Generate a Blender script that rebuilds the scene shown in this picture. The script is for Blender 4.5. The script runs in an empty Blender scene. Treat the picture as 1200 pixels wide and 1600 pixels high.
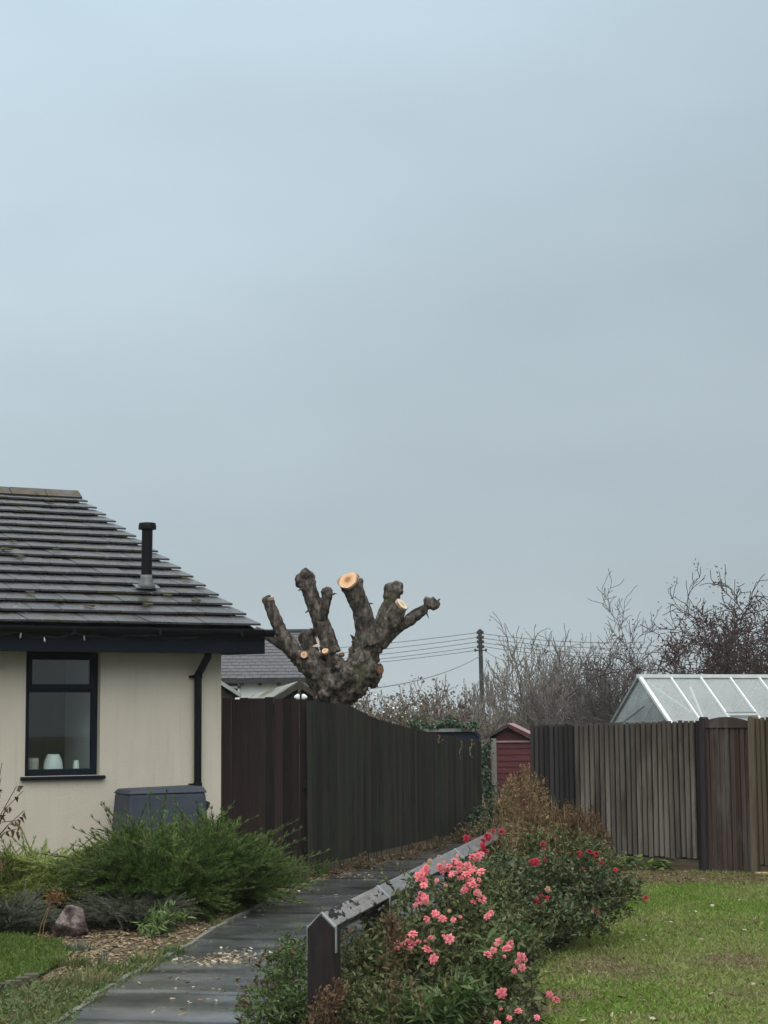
import bpy, bmesh, math, random
import numpy as np
from mathutils import Vector, Matrix, noise as mnoise

rnd = random.Random(7)
rng = np.random.default_rng(11)
scene = bpy.context.scene
COL = scene.collection

# ------------------------------------------------------------------ camera
F = 2800.0                       # focal length in pixels of a 1200 x 1600 frame
EYE = Vector((0, 0, 1.6))
PITCH = math.atan(325 / F)
ROLL = math.radians(-0.5)
RC = Matrix.Rotation(math.pi / 2 + PITCH, 3, 'X') @ Matrix.Rotation(ROLL, 3, 'Z')
cam_data = bpy.data.cameras.new('camera')
cam = bpy.data.objects.new('camera', cam_data)
COL.objects.link(cam)
cam.matrix_world = Matrix.Translation(EYE) @ RC.to_4x4()
cam_data.sensor_fit = 'VERTICAL'
cam_data.sensor_height = 36.0
cam_data.sensor_width = 27.0
cam_data.lens = F / 1600 * 36.0
cam_data.clip_start = 0.1
cam_data.clip_end = 3000
scene.camera = cam

# ------------------------------------------------------------------ overcast sky
SUN_EL, SUN_AZ = math.radians(44), math.radians(168)     # azimuth from +Y, clockwise
world = bpy.data.worlds.new('World')
scene.world = world
world.use_nodes = True
wn, wl = world.node_tree.nodes, world.node_tree.links
wn.clear()
w_out = wn.new('ShaderNodeOutputWorld')
w_bg = wn.new('ShaderNodeBackground')
w_tc = wn.new('ShaderNodeTexCoord')
w_sep = wn.new('ShaderNodeSeparateXYZ')
wl.new(w_tc.outputs['Generated'], w_sep.inputs[0])
w_ramp = wn.new('ShaderNodeValToRGB')                    # cloud brightens towards the zenith
cr = w_ramp.color_ramp
cr.elements[0].position = 0.0
cr.elements[0].color = (0.321, 0.376, 0.408, 1)
cr.elements[1].position = 1.0
cr.elements[1].color = (1.66, 1.66, 1.58, 1)
e = cr.elements.new(0.20); e.color = (0.357, 0.427, 0.468, 1)
e = cr.elements.new(0.38); e.color = (0.417, 0.520, 0.586, 1)
e = cr.elements.new(0.65); e.color = (0.90, 0.98, 1.00, 1)
wl.new(w_sep.outputs['Z'], w_ramp.inputs[0])
w_mx = wn.new('ShaderNodeMapRange')                      # one side of the sky is a little brighter
w_mx.inputs['From Min'].default_value = -0.6
w_mx.inputs['From Max'].default_value = 0.6
w_mx.inputs['To Min'].default_value = 1.26
w_mx.inputs['To Max'].default_value = 0.74
wl.new(w_sep.outputs['X'], w_mx.inputs['Value'])
w_noi = wn.new('ShaderNodeTexNoise')
w_noi.inputs['Scale'].default_value = 2.6
w_noi.inputs['Detail'].default_value = 4.0
w_noi.inputs['Roughness'].default_value = 0.45
w_map = wn.new('ShaderNodeMapping'); w_map.inputs['Scale'].default_value = (1.0, 1.0, 2.6); w_map.inputs['Rotation'].default_value = (0, 0.35, 0.0)
wl.new(w_tc.outputs['Generated'], w_map.inputs['Vector']); wl.new(w_map.outputs[0], w_noi.inputs['Vector'])
w_nr = wn.new('ShaderNodeMapRange')
w_nr.inputs['From Min'].default_value = 0.3
w_nr.inputs['From Max'].default_value = 0.7
w_nr.inputs['To Min'].default_value = 0.89
w_nr.inputs['To Max'].default_value = 1.10
wl.new(w_noi.outputs['Fac'], w_nr.inputs['Value'])
w_m1 = wn.new('ShaderNodeMath'); w_m1.operation = 'MULTIPLY'
wl.new(w_mx.outputs[0], w_m1.inputs[0]); wl.new(w_nr.outputs[0], w_m1.inputs[1])
w_vm = wn.new('ShaderNodeVectorMath'); w_vm.operation = 'SCALE'
wl.new(w_ramp.outputs['Color'], w_vm.inputs[0]); wl.new(w_m1.outputs[0], w_vm.inputs['Scale'])
w_sky = wn.new('ShaderNodeTexSky')
w_sky.sky_type = 'NISHITA'
w_sky.sun_disc = False
w_sky.sun_elevation = SUN_EL
w_sky.sun_rotation = SUN_AZ
w_ss = wn.new('ShaderNodeVectorMath'); w_ss.operation = 'SCALE'
w_ss.inputs['Scale'].default_value = 0.006
wl.new(w_sky.outputs['Color'], w_ss.inputs[0])
w_add = wn.new('ShaderNodeVectorMath'); w_add.operation = 'ADD'
wl.new(w_vm.outputs[0], w_add.inputs[0]); wl.new(w_ss.outputs[0], w_add.inputs[1])
wl.new(w_add.outputs[0], w_bg.inputs['Color'])
w_bg.inputs['Strength'].default_value = 1.0
wl.new(w_bg.outputs[0], w_out.inputs['Surface'])

sun_data = bpy.data.lights.new('sun', 'SUN')
sun_data.energy = 1.5
sun_data.angle = math.radians(60)
sun_data.color = (1.0, 0.96, 0.90)
sun = bpy.data.objects.new('sun', sun_data)
COL.objects.link(sun)
sd = Vector((math.sin(SUN_AZ) * math.cos(SUN_EL), math.cos(SUN_AZ) * math.cos(SUN_EL), math.sin(SUN_EL)))
sun.rotation_euler = sd.to_track_quat('Z', 'Y').to_euler()

scene.view_settings.view_transform = 'Standard'
scene.view_settings.look = 'None'
scene.view_settings.gamma = 1.0
scene.view_settings.exposure = 0.33
scene.view_settings.use_curve_mapping = False
scene.render.engine = 'CYCLES'
scene.cycles.max_bounces = 6
scene.cycles.transparent_max_bounces = 12
scene.cycles.use_denoising = True


# ------------------------------------------------------------------ picture to place
def ray(px, py):
    return RC @ Vector(((px - 600) / F, -(py - 800) / F, -1.0))


def P(px, py, Y):                # the point at distance Y along the garden
    d = ray(px, py)
    return EYE + d * (Y / d.y)


def G(px, py, z=0.0):            # the point at height z
    d = ray(px, py)
    return EYE + d * ((z - EYE.z) / d.z)


def PL(px, py, o, n):            # the point on a plane
    d = ray(px, py)
    return EYE + d * ((o - EYE).dot(n) / d.dot(n))


# ------------------------------------------------------------------ mesh helpers
def tag(o, label=None, cat=None, group=None, kind=None):
    if label: o['label'] = label
    if cat: o['category'] = cat
    if group: o['group'] = group
    if kind: o['kind'] = kind
    return o


def empty(name, loc=(0, 0, 0), rz=0.0):
    o = bpy.data.objects.new(name, None)
    o.location = loc
    o.rotation_euler = (0, 0, rz)
    o.empty_display_size = 0.1
    COL.objects.link(o)
    return o


def link(name, me, parent=None, mat=None):
    if mat is not None and len(me.materials) == 0:
        me.materials.append(mat)
    o = bpy.data.objects.new(name, me)
    COL.objects.link(o)
    if parent is not None:
        o.parent = parent
    return o


def np_mesh(name, V, Fc, mat=None, parent=None, smooth=False):
    V = np.asarray(V, dtype=np.float32).reshape(-1, 3)
    Fc = np.asarray(Fc, dtype=np.int32)
    k = Fc.shape[1]
    me = bpy.data.meshes.new(name)
    me.vertices.add(len(V)); me.vertices.foreach_set('co', V.ravel())
    me.loops.add(Fc.size); me.loops.foreach_set('vertex_index', Fc.ravel())
    me.polygons.add(len(Fc))
    me.polygons.foreach_set('loop_start', np.arange(0, Fc.size, k, dtype=np.int32))
    if smooth:
        me.polygons.foreach_set('use_smooth', np.ones(len(Fc), dtype=bool))
    me.update(calc_edges=True)
    return link(name, me, parent, mat)


class MB:
    """collects boxes, prisms and tubes into one mesh"""
    def __init__(self):
        self.v, self.f = [], []

    def add(self, vs, fs):
        b = len(self.v)
        self.v += [tuple(x) for x in vs]
        self.f += [tuple(i + b for i in q) for q in fs]
        return self

    def box(self, x0, x1, y0, y1, z0, z1):
        vs = [(x0, y0, z0), (x1, y0, z0), (x1, y1, z0), (x0, y1, z0), (x0, y0, z1), (x1, y0, z1), (x1, y1, z1), (x0, y1, z1)]
        return self.add(vs, [(0, 3, 2, 1), (4, 5, 6, 7), (0, 1, 5, 4), (1, 2, 6, 5), (2, 3, 7, 6), (3, 0, 4, 7)])

    def hexa(self, vs):
        return self.add(vs, [(0, 3, 2, 1), (4, 5, 6, 7), (0, 1, 5, 4), (1, 2, 6, 5), (2, 3, 7, 6), (3, 0, 4, 7)])

    def bar(self, a, b, w, h, up=(0, 0, 1)):
        a, b, up = Vector(a), Vector(b), Vector(up)
        d = (b - a).normalized()
        s = d.cross(up).normalized() * (w / 2)
        u = s.cross(d).normalized() * (h / 2)
        return self.hexa([a - s - u, b - s - u, b + s - u, a + s - u, a - s + u, b - s + u, b + s + u, a + s + u])

    def prism(self, poly, a, b):
        """poly: points as vectors at offset a; extruded by vector b"""
        n = len(poly)
        vs = [Vector(p) + Vector(a) for p in poly] + [Vector(p) + Vector(a) + Vector(b) for p in poly]
        fs = [tuple(range(n - 1, -1, -1)), tuple(range(n, 2 * n))]
        fs += [(i, (i + 1) % n, n + (i + 1) % n, n + i) for i in range(n)]
        return self.add(vs, fs)

    def tube(self, pts, rad, sides=10, caps=True):
        pts = [Vector(p) for p in pts]
        if not hasattr(rad, '__len__'):
            rad = [rad] * len(pts)
        vs, fs = [], []
        ref = None
        for i, p in enumerate(pts):
            d = (pts[min(i + 1, len(pts) - 1)] - pts[max(i - 1, 0)]).normalized()
            if ref is None:
                ref = Vector((0, 0, 1)) if abs(d.z) < 0.9 else Vector((1, 0, 0))
            s = d.cross(ref).normalized()
            u = s.cross(d).normalized()
            ref = u
            for k in range(sides):
                t = 2 * math.pi * k / sides
                vs.append(p + (s * math.cos(t) + u * math.sin(t)) * rad[i])
        for i in range(len(pts) - 1):
            for k in range(sides):
                k2 = (k + 1) % sides
                fs.append((i * sides + k, i * sides + k2, (i + 1) * sides + k2, (i + 1) * sides + k))
        if caps:
            fs.append(tuple(range(sides - 1, -1, -1)))
            fs.append(tuple((len(pts) - 1) * sides + k for k in range(sides)))
        return self.add(vs, fs)

    def lathe(self, prof, c=(0, 0, 0), sides=24):
        vs, fs = [], []
        c = Vector(c)
        for r, z in prof:
            for k in range(sides):
                t = 2 * math.pi * k / sides
                vs.append(c + Vector((r * math.cos(t), r * math.sin(t), z)))
        for i in range(len(prof) - 1):
            for k in range(sides):
                k2 = (k + 1) % sides
                fs.append((i * sides + k, i * sides + k2, (i + 1) * sides + k2, (i + 1) * sides + k))
        fs.append(tuple(range(sides - 1, -1, -1)))
        fs.append(tuple((len(prof) - 1) * sides + k for k in range(sides)))
        return self.add(vs, fs)

    def mesh(self, name, smooth=False):
        me = bpy.data.meshes.new(name)
        me.from_pydata(self.v, [], self.f)
        if smooth:
            me.polygons.foreach_set('use_smooth', [True] * len(me.polygons))
        me.update()
        return me

    def build(self, name, mat=None, parent=None, smooth=False, bevel=0.0, segs=2):
        o = link(name, self.mesh(name, smooth), parent, mat)
        if bevel > 0:
            b = o.modifiers.new('bevel', 'BEVEL')
            b.width = bevel; b.segments = segs; b.limit_method = 'ANGLE'
        return o


def unit(a):
    return a / np.maximum(np.linalg.norm(a, axis=-1, keepdims=True), 1e-9)


def leaf_arrays(O, D, L, W, fold=0.25, up=None, curl=0.0):
    """a folded diamond for each leaf: N x 4 vertices, 2 triangles each"""
    n = len(O)
    D = unit(D)
    U = unit(rng.normal(size=(n, 3)) + np.array([0, 0, 1.2])) if up is None else up
    S = unit(np.cross(D, U))
    N = np.cross(S, D)
    L = np.broadcast_to(L, (n,))[:, None]
    W = np.broadcast_to(W, (n,))[:, None]
    V = np.stack([O, O + D * L * 0.45 + S * W * 0.5 + N * W * fold, O + D * L - N * L * curl, O + D * L * 0.45 - S * W * 0.5 + N * W * fold], axis=1)
    base = (np.arange(n) * 4)[:, None]
    T = np.concatenate([base + np.array([0, 1, 2]), base + np.array([0, 2, 3])], axis=0)
    return V.reshape(-1, 3), T


def needle_arrays(O, D, L, W):
    n = len(O)
    D = unit(D)
    S = unit(np.cross(D, rng.normal(size=(n, 3))))
    L = np.broadcast_to(L, (n,))[:, None]
    W = np.broadcast_to(W, (n,))[:, None]
    V = np.stack([O - S * W * 0.5, O + S * W * 0.5, O + D * L], axis=1)
    return V.reshape(-1, 3), (np.arange(n) * 3)[:, None] + np.array([0, 1, 2])


def seg_arrays(P0, P1, R0, R1, sides=4):
    P0, P1 = np.asarray(P0, float), np.asarray(P1, float)
    R0, R1 = np.asarray(R0, float)[:, None], np.asarray(R1, float)[:, None]
    n = len(P0)
    D = unit(P1 - P0)
    ref = np.where(np.abs(D[:, 2:3]) > 0.9, np.array([[1.0, 0, 0]]), np.array([[0, 0, 1.0]]))
    S = unit(np.cross(D, ref)); U = np.cross(S, D)
    rings = []
    for PP, RR in ((P0, R0), (P1, R1)):
        for k in range(sides):
            t = 2 * math.pi * k / sides
            rings.append(PP + (S * math.cos(t) + U * math.sin(t)) * RR)
    V = np.stack(rings, axis=1).reshape(-1, 3)
    q = np.array([[k, (k + 1) % sides, sides + (k + 1) % sides, sides + k] for k in range(sides)])
    Q = ((np.arange(n) * 2 * sides)[:, None, None] + q[None]).reshape(-1, 4)
    return V, Q


# ------------------------------------------------------------------ materials
def mat(name, cols, scale=5.0, stretch=(1, 1, 1), rough=0.8, bump=0.0, bscale=None, detail=6.0, rand=0.0, island=False, spec=0.3,
        space='Object', spread=(0.3, 0.7), transl=0.0, rough2=None, metal=0.0):
    """noise between the given colours; rand: brightness differs from object to object"""
    m = bpy.data.materials.new(name)
    m.use_nodes = True
    nt = m.node_tree
    N, Lk = nt.nodes, nt.links
    b = N['Principled BSDF']
    b.inputs['Specular IOR Level'].default_value = spec
    b.inputs['Metallic'].default_value = metal
    ramp = N.new('ShaderNodeValToRGB')
    els = ramp.color_ramp.elements
    for i, c in enumerate(cols):
        pos = spread[0] + (spread[1] - spread[0]) * (i / max(1, len(cols) - 1))
        if island: pos = i / max(1, len(cols) - 1)
        if i < 2:
            el = els[i]; el.position = pos
        else:
            el = els.new(pos)
        el.color = (*c, 1)
    if len(cols) == 1:
        els[1].color = (*cols[0], 1)
    tc = N.new('ShaderNodeTexCoord')
    geo = N.new('ShaderNodeNewGeometry')
    mp = N.new('ShaderNodeMapping')
    mp.inputs['Scale'].default_value = stretch
    Lk.new(geo.outputs['Position'] if space == 'World' else tc.outputs[space], mp.inputs['Vector'])
    oi = N.new('ShaderNodeObjectInfo')
    if space != 'World':
        sc = N.new('ShaderNodeVectorMath'); sc.operation = 'SCALE'
        sc.inputs[0].default_value = (37.0, 17.0, 53.0)
        Lk.new(oi.outputs['Random'], sc.inputs['Scale'])
        ad = N.new('ShaderNodeVectorMath'); ad.operation = 'ADD'
        Lk.new(mp.outputs[0], ad.inputs[0]); Lk.new(sc.outputs[0], ad.inputs[1])
        vec = ad.outputs[0]
    else:
        vec = mp.outputs[0]
    nz = N.new('ShaderNodeTexNoise')
    nz.inputs['Scale'].default_value = scale
    nz.inputs['Detail'].default_value = detail
    nz.inputs['Roughness'].default_value = 0.6
    Lk.new(vec, nz.inputs['Vector'])
    if island:
        Lk.new(geo.outputs['Random Per Island'], ramp.inputs[0])
    else:
        Lk.new(nz.outputs['Fac'], ramp.inputs[0])
    col = ramp.outputs['Color']
    if rand > 0:
        mr = N.new('ShaderNodeMapRange')
        mr.inputs['To Min'].default_value = 1 - rand
        mr.inputs['To Max'].default_value = 1 + rand
        Lk.new(oi.outputs['Random'], mr.inputs['Value'])
        vm = N.new('ShaderNodeVectorMath'); vm.operation = 'SCALE'
        Lk.new(col, vm.inputs[0]); Lk.new(mr.outputs[0], vm.inputs['Scale'])
        col = vm.outputs[0]
    Lk.new(col, b.inputs['Base Color'])
    b.inputs['Roughness'].default_value = rough
    if rough2 is not None:
        rr = N.new('ShaderNodeMapRange')
        rr.inputs['From Min'].default_value = 0.35; rr.inputs['From Max'].default_value = 0.65
        rr.inputs['To Min'].default_value = rough; rr.inputs['To Max'].default_value = rough2
        Lk.new(nz.outputs['Fac'], rr.inputs['Value'])
        Lk.new(rr.outputs[0], b.inputs['Roughness'])
    if bump > 0:
        bz = nz
        if bscale is not None:
            bz = N.new('ShaderNodeTexNoise')
            bz.inputs['Scale'].default_value = bscale
            bz.inputs['Detail'].default_value = 5.0
            Lk.new(vec, bz.inputs['Vector'])
        bp = N.new('ShaderNodeBump')
        bp.inputs['Strength'].default_value = bump
        bp.inputs['Distance'].default_value = 0.02
        Lk.new(bz.outputs['Fac'], bp.inputs['Height'])
        Lk.new(bp.outputs[0], b.inputs['Normal'])
    if transl > 0:
        tr = N.new('ShaderNodeBsdfTranslucent')
        Lk.new(col, tr.inputs['Color'])
        mx = N.new('ShaderNodeMixShader')
        mx.inputs[0].default_value = transl
        out = N['Material Output']
        Lk.new(b.outputs[0], mx.inputs[1]); Lk.new(tr.outputs[0], mx.inputs[2])
        Lk.new(mx.outputs[0], out.inputs['Surface'])
    return m


def overlay(m, col, scale, lo, hi, stretch=(1, 1, 1), space='World', detail=5.0, seed=0.0, amount=1.0):
    """patches of a second colour (moss, lichen, stains) over a material's base colour"""
    nt = m.node_tree
    N, Lk = nt.nodes, nt.links
    b = N['Principled BSDF']
    src = b.inputs['Base Color'].links[0].from_socket
    geo = N.new('ShaderNodeNewGeometry'); tc = N.new('ShaderNodeTexCoord')
    mp = N.new('ShaderNodeMapping')
    mp.inputs['Scale'].default_value = stretch
    mp.inputs['Location'].default_value = (seed, seed * 1.7, seed * 0.6)
    Lk.new(geo.outputs['Position'] if space == 'World' else tc.outputs[space], mp.inputs['Vector'])
    nz = N.new('ShaderNodeTexNoise')
    nz.inputs['Scale'].default_value = scale; nz.inputs['Detail'].default_value = detail
    nz.inputs['Roughness'].default_value = 0.65
    Lk.new(mp.outputs[0], nz.inputs['Vector'])
    mr = N.new('ShaderNodeMapRange')
    mr.inputs['From Min'].default_value = lo; mr.inputs['From Max'].default_value = hi
    mr.inputs['To Max'].default_value = amount
    Lk.new(nz.outputs['Fac'], mr.inputs['Value'])
    mx = N.new('ShaderNodeMix'); mx.data_type = 'RGBA'
    Lk.new(mr.outputs[0], mx.inputs['Factor'])
    Lk.new(src, mx.inputs[6])
    mx.inputs[7].default_value = (*col, 1)
    Lk.new(mx.outputs[2], b.inputs['Base Color'])
    return m


def glass(name, tint=(0.9, 0.95, 0.95), gloss=0.9, frost=0.0, ior=1.5):
    m = bpy.data.materials.new(name)
    m.use_nodes = True
    N, Lk = m.node_tree.nodes, m.node_tree.links
    N.remove(N['Principled BSDF'])
    tr = N.new('ShaderNodeBsdfTransparent'); tr.inputs['Color'].default_value = (*tint, 1)
    gl = N.new('ShaderNodeBsdfGlossy'); gl.inputs['Roughness'].default_value = 0.02 + frost * 0.2
    gl.inputs['Color'].default_value = (gloss, gloss, gloss, 1)
    lw = N.new('ShaderNodeLayerWeight'); lw.inputs['Blend'].default_value = 0.5
    pw = N.new('ShaderNodeMath'); pw.operation = 'POWER'; pw.inputs[1].default_value = 4.0
    Lk.new(lw.outputs['Facing'], pw.inputs[0])
    fr = N.new('ShaderNodeMapRange'); fr.inputs['To Min'].default_value = 0.05; fr.inputs['To Max'].default_value = 0.95
    Lk.new(pw.outputs[0], fr.inputs['Value'])
    mx = N.new('ShaderNodeMixShader')
    Lk.new(fr.outputs[0], mx.inputs[0]); Lk.new(tr.outputs[0], mx.inputs[1]); Lk.new(gl.outputs[0], mx.inputs[2])
    last = mx
    if frost > 0:
        df = N.new('ShaderNodeBsdfDiffuse'); df.inputs['Color'].default_value = (0.62, 0.66, 0.66, 1)
        nz = N.new('ShaderNodeTexNoise'); nz.inputs['Scale'].default_value = 3.0
        mr = N.new('ShaderNodeMapRange'); mr.inputs['To Min'].default_value = frost * 0.6; mr.inputs['To Max'].default_value = frost * 1.4
        Lk.new(nz.outputs['Fac'], mr.inputs['Value'])
        m2 = N.new('ShaderNodeMixShader')
        Lk.new(mr.outputs[0], m2.inputs[0]); Lk.new(mx.outputs[0], m2.inputs[1]); Lk.new(df.outputs[0], m2.inputs[2])
        last = m2
    Lk.new(last.outputs[0], N['Material Output'].inputs['Surface'])
    return m


M = {}
M['render'] = mat('cream_render', [(0.48, 0.438, 0.362), (0.54, 0.497, 0.418)], 1.3, rough=0.92, bump=0.30, bscale=110, spread=(0.25, 0.75))
overlay(M['render'], (0.40, 0.36, 0.29), 1.1, 0.50, 0.8, (2.5, 2.5, 0.5), amount=0.5)
overlay(M['render'], (0.34, 0.315, 0.26), 2.4, 0.54, 0.76, (7, 7, 0.35), seed=5.0, amount=0.35)
M['tile'] = mat('roof_tile', [(0.024, 0.023, 0.027), (0.060, 0.057, 0.063)], 6, rough=0.22, rough2=0.48, bump=0.25, bscale=60, rand=0.22, spec=0.5)
overlay(M['tile'], (0.042, 0.042, 0.014), 2.6, 0.55, 0.63, (1, 1, 2.2), amount=0.85)
overlay(M['tile'], (0.33, 0.34, 0.32), 9.0, 0.64, 0.70, seed=4.0, amount=0.75)
M['ridge'] = mat('ridge_tile', [(0.055, 0.052, 0.050), (0.11, 0.105, 0.095)], 9, rough=0.8, bump=0.4, rand=0.2)
overlay(M['ridge'], (0.085, 0.065, 0.015), 4.0, 0.48, 0.60)
M['deck'] = mat('roof_underlay', [(0.02, 0.02, 0.02)], rough=0.9)
M['navy'] = mat('navy_plastic', [(0.0045, 0.007, 0.014), (0.007, 0.0105, 0.018)], 3, rough=0.5, spec=0.12)
M['black'] = mat('black_plastic', [(0.004, 0.004, 0.005), (0.006, 0.006, 0.008)], 4, rough=0.45, spec=0.14)
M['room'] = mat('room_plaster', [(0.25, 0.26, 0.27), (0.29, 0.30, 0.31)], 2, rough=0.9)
M['reveal'] = mat('white_reveal', [(0.62, 0.64, 0.62), (0.68, 0.69, 0.67)], 2, rough=0.8)
M['glass'] = glass('window_glass')
M['lead'] = mat('lead_flashing', [(0.055, 0.058, 0.062), (0.14, 0.145, 0.15)], 9, rough=0.5, spec=0.5)
M['moss'] = mat('moss', [(0.035, 0.035, 0.014), (0.075, 0.070, 0.025)], 30, rough=1.0, bump=0.8)
M['tank'] = mat('grey_tank', [(0.034, 0.044, 0.060), (0.048, 0.059, 0.076)], 4, rough=0.55, bump=0.08, spec=0.25)
M['ceramic_white'] = mat('white_ceramic', [(0.62, 0.65, 0.60), (0.72, 0.74, 0.70)], 4, rough=0.3)
M['ceramic_tan'] = mat('tan_ceramic', [(0.34, 0.31, 0.25), (0.42, 0.38, 0.31)], 4, rough=0.5)
M['bulb'] = mat('clear_bulb', [(0.22, 0.24, 0.26)], rough=0.15, spec=0.6)

M['fence_brown'] = mat('fence_brown', [(0.012, 0.007, 0.007), (0.029, 0.018, 0.016)], 3, (8, 8, 0.8), rough=0.85, bump=0.7, rand=0.55)
overlay(M['fence_brown'], (0.034, 0.022, 0.018), 2.2, 0.55, 0.70, (12, 12, 0.7), amount=0.8)
M['fence_green'] = mat('fence_green', [(0.009, 0.009, 0.007), (0.026, 0.024, 0.018)], 3, (8, 8, 0.8), rough=0.9, bump=0.8, rand=0.6)
overlay(M['fence_green'], (0.020, 0.026, 0.011), 1.5, 0.5, 0.65, (1, 1, 0.5), amount=0.8)
overlay(M['fence_green'], (0.042, 0.043, 0.034), 2.0, 0.56, 0.70, (11, 11, 0.45), seed=9.0, amount=0.75)
overlay(M['fence_green'], (0.034, 0.022, 0.015), 1.1, 0.56, 0.70, (3, 3, 0.8), seed=12.0, amount=0.7)
M['fence_dark'] = mat('fence_dark_weathered', [(0.022, 0.020, 0.021), (0.060, 0.052, 0.052)], 3, (8, 8, 0.6), rough=0.9, bump=0.6, rand=0.4)
M['fence_grey'] = mat('fence_grey_weathered', [(0.085, 0.070, 0.058), (0.23, 0.205, 0.175)], 3, (6, 6, 0.8), rough=0.9, bump=0.6, rand=0.34)
overlay(M['fence_grey'], (0.060, 0.040, 0.030), 1.6, 0.46, 0.64, (3, 3, 0.6), amount=0.9)
def top_stain(m, col, lo, hi):
    N, Lk = m.node_tree.nodes, m.node_tree.links
    b = N['Principled BSDF']; src = b.inputs['Base Color'].links[0].from_socket
    tc = N.new('ShaderNodeTexCoord'); sx = N.new('ShaderNodeSeparateXYZ'); Lk.new(tc.outputs['Object'], sx.inputs[0])
    oi = N.new('ShaderNodeObjectInfo')
    ad = N.new('ShaderNodeMath'); ad.operation = 'MULTIPLY_ADD'; ad.inputs[1].default_value = 0.5
    Lk.new(oi.outputs['Random'], ad.inputs[0]); Lk.new(sx.outputs['Z'], ad.inputs[2])
    mr = N.new('ShaderNodeMapRange'); mr.inputs['From Min'].default_value = lo; mr.inputs['From Max'].default_value = hi; mr.inputs['To Max'].default_value = .8
    Lk.new(ad.outputs[0], mr.inputs['Value'])
    mx = N.new('ShaderNodeMix'); mx.data_type = 'RGBA'
    Lk.new(mr.outputs[0], mx.inputs['Factor']); Lk.new(src, mx.inputs[6]); mx.inputs[7].default_value = (*col, 1)
    Lk.new(mx.outputs[2], b.inputs['Base Color'])


top_stain(M['fence_grey'], (0.050, 0.036, 0.028), 0.85, 1.45)
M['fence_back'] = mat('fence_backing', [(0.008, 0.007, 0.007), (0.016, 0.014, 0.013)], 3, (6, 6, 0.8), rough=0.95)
M['gate'] = mat('gate_wood', [(0.036, 0.022, 0.019), (0.082, 0.053, 0.043)], 3, (7, 7, 0.7), rough=0.85, bump=0.5, rand=0.3)
overlay(M['gate'], (0.13, 0.115, 0.10), 1.8, 0.5, 0.66, (3, 3, 0.5), amount=0.7)
M['gate_post'] = mat('gate_post_wood', [(0.075, 0.055, 0.034), (0.13, 0.105, 0.074)], 4, (6, 6, 0.7), rough=0.85, bump=0.4)
M['post_dark'] = mat('dark_post_wood', [(0.018, 0.014, 0.016), (0.035, 0.028, 0.030)], 4, (6, 6, 0.7), rough=0.85, bump=0.4)
M['gravel_board'] = mat('gravel_board', [(0.06, 0.045, 0.028), (0.11, 0.085, 0.055)], 5, (1, 1, 4), rough=0.9, bump=0.4)
M['raw_wood'] = mat('raw_wood', [(0.35, 0.26, 0.14), (0.46, 0.35, 0.20)], 5, (1, 1, 4), rough=0.8)
M['concrete'] = mat('concrete', [(0.14, 0.135, 0.12), (0.22, 0.21, 0.19)], 9, rough=0.9, bump=0.4)

M['rail'] = mat('rail_wet_wood', [(0.11, 0.112, 0.116), (0.19, 0.188, 0.188)], 5, (6, 1.0, 6), rough=0.32, rough2=0.6, bump=0.5, spec=0.45)
overlay(M['rail'], (0.05, 0.048, 0.045), 14, 0.58, 0.68, (1, 0.5, 1), space='Object')
M['rail_worn'] = mat('rail_flaking_wood', [(0.15, 0.147, 0.147), (0.25, 0.243, 0.236)], 5, (6, 1.0, 6), rough=0.55, rough2=0.8, bump=0.6, spec=0.15)
overlay(M['rail_worn'], (0.006, 0.005, 0.005), 8.0, 0.535, 0.555, (2.6, 0.8, 2.6), space='Object', seed=2.0)
M['rail_post'] = mat('rail_post_wood', [(0.006, 0.0045, 0.005), (0.024, 0.016, 0.016)], 5, (9, 9, 0.8), rough=0.75, bump=1.0)
M['strap'] = mat('galvanised_strap', [(0.26, 0.29, 0.29), (0.40, 0.43, 0.43)], 14, rough=0.45, spec=0.4, metal=0.3)

M['bark'] = mat('bark', [(0.020, 0.015, 0.012), (0.070, 0.056, 0.046), (0.17, 0.148, 0.126)], 9, (2.0, 2.0, 0.7), rough=0.85, bump=1.0, bscale=20, spread=(0.36, 0.66))
overlay(M['bark'], (0.055, 0.060, 0.030), 2.2, 0.55, 0.68, amount=0.7)
overlay(M['bark'], (0.016, 0.013, 0.012), 4.5, 0.56, 0.66, seed=7.0, amount=0.85)
overlay(M['bark'], (0.25, 0.23, 0.20), 11.0, 0.62, 0.72, seed=3.0, amount=0.7)
M['cut'] = mat('fresh_cut_wood', [(0.60, 0.37, 0.21), (0.74, 0.50, 0.31)], 12, rough=0.75)
M['cut_core'] = mat('cut_heartwood', [(0.36, 0.17, 0.075), (0.50, 0.27, 0.14)], 14, rough=0.8)
M['cut_old'] = mat('old_cut_wood', [(0.16, 0.075, 0.040), (0.24, 0.125, 0.070)], 14, rough=0.85)
M['cut_pale'] = mat('split_pale_wood', [(0.62, 0.54, 0.42), (0.74, 0.66, 0.54)], 12, rough=0.75)

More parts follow.
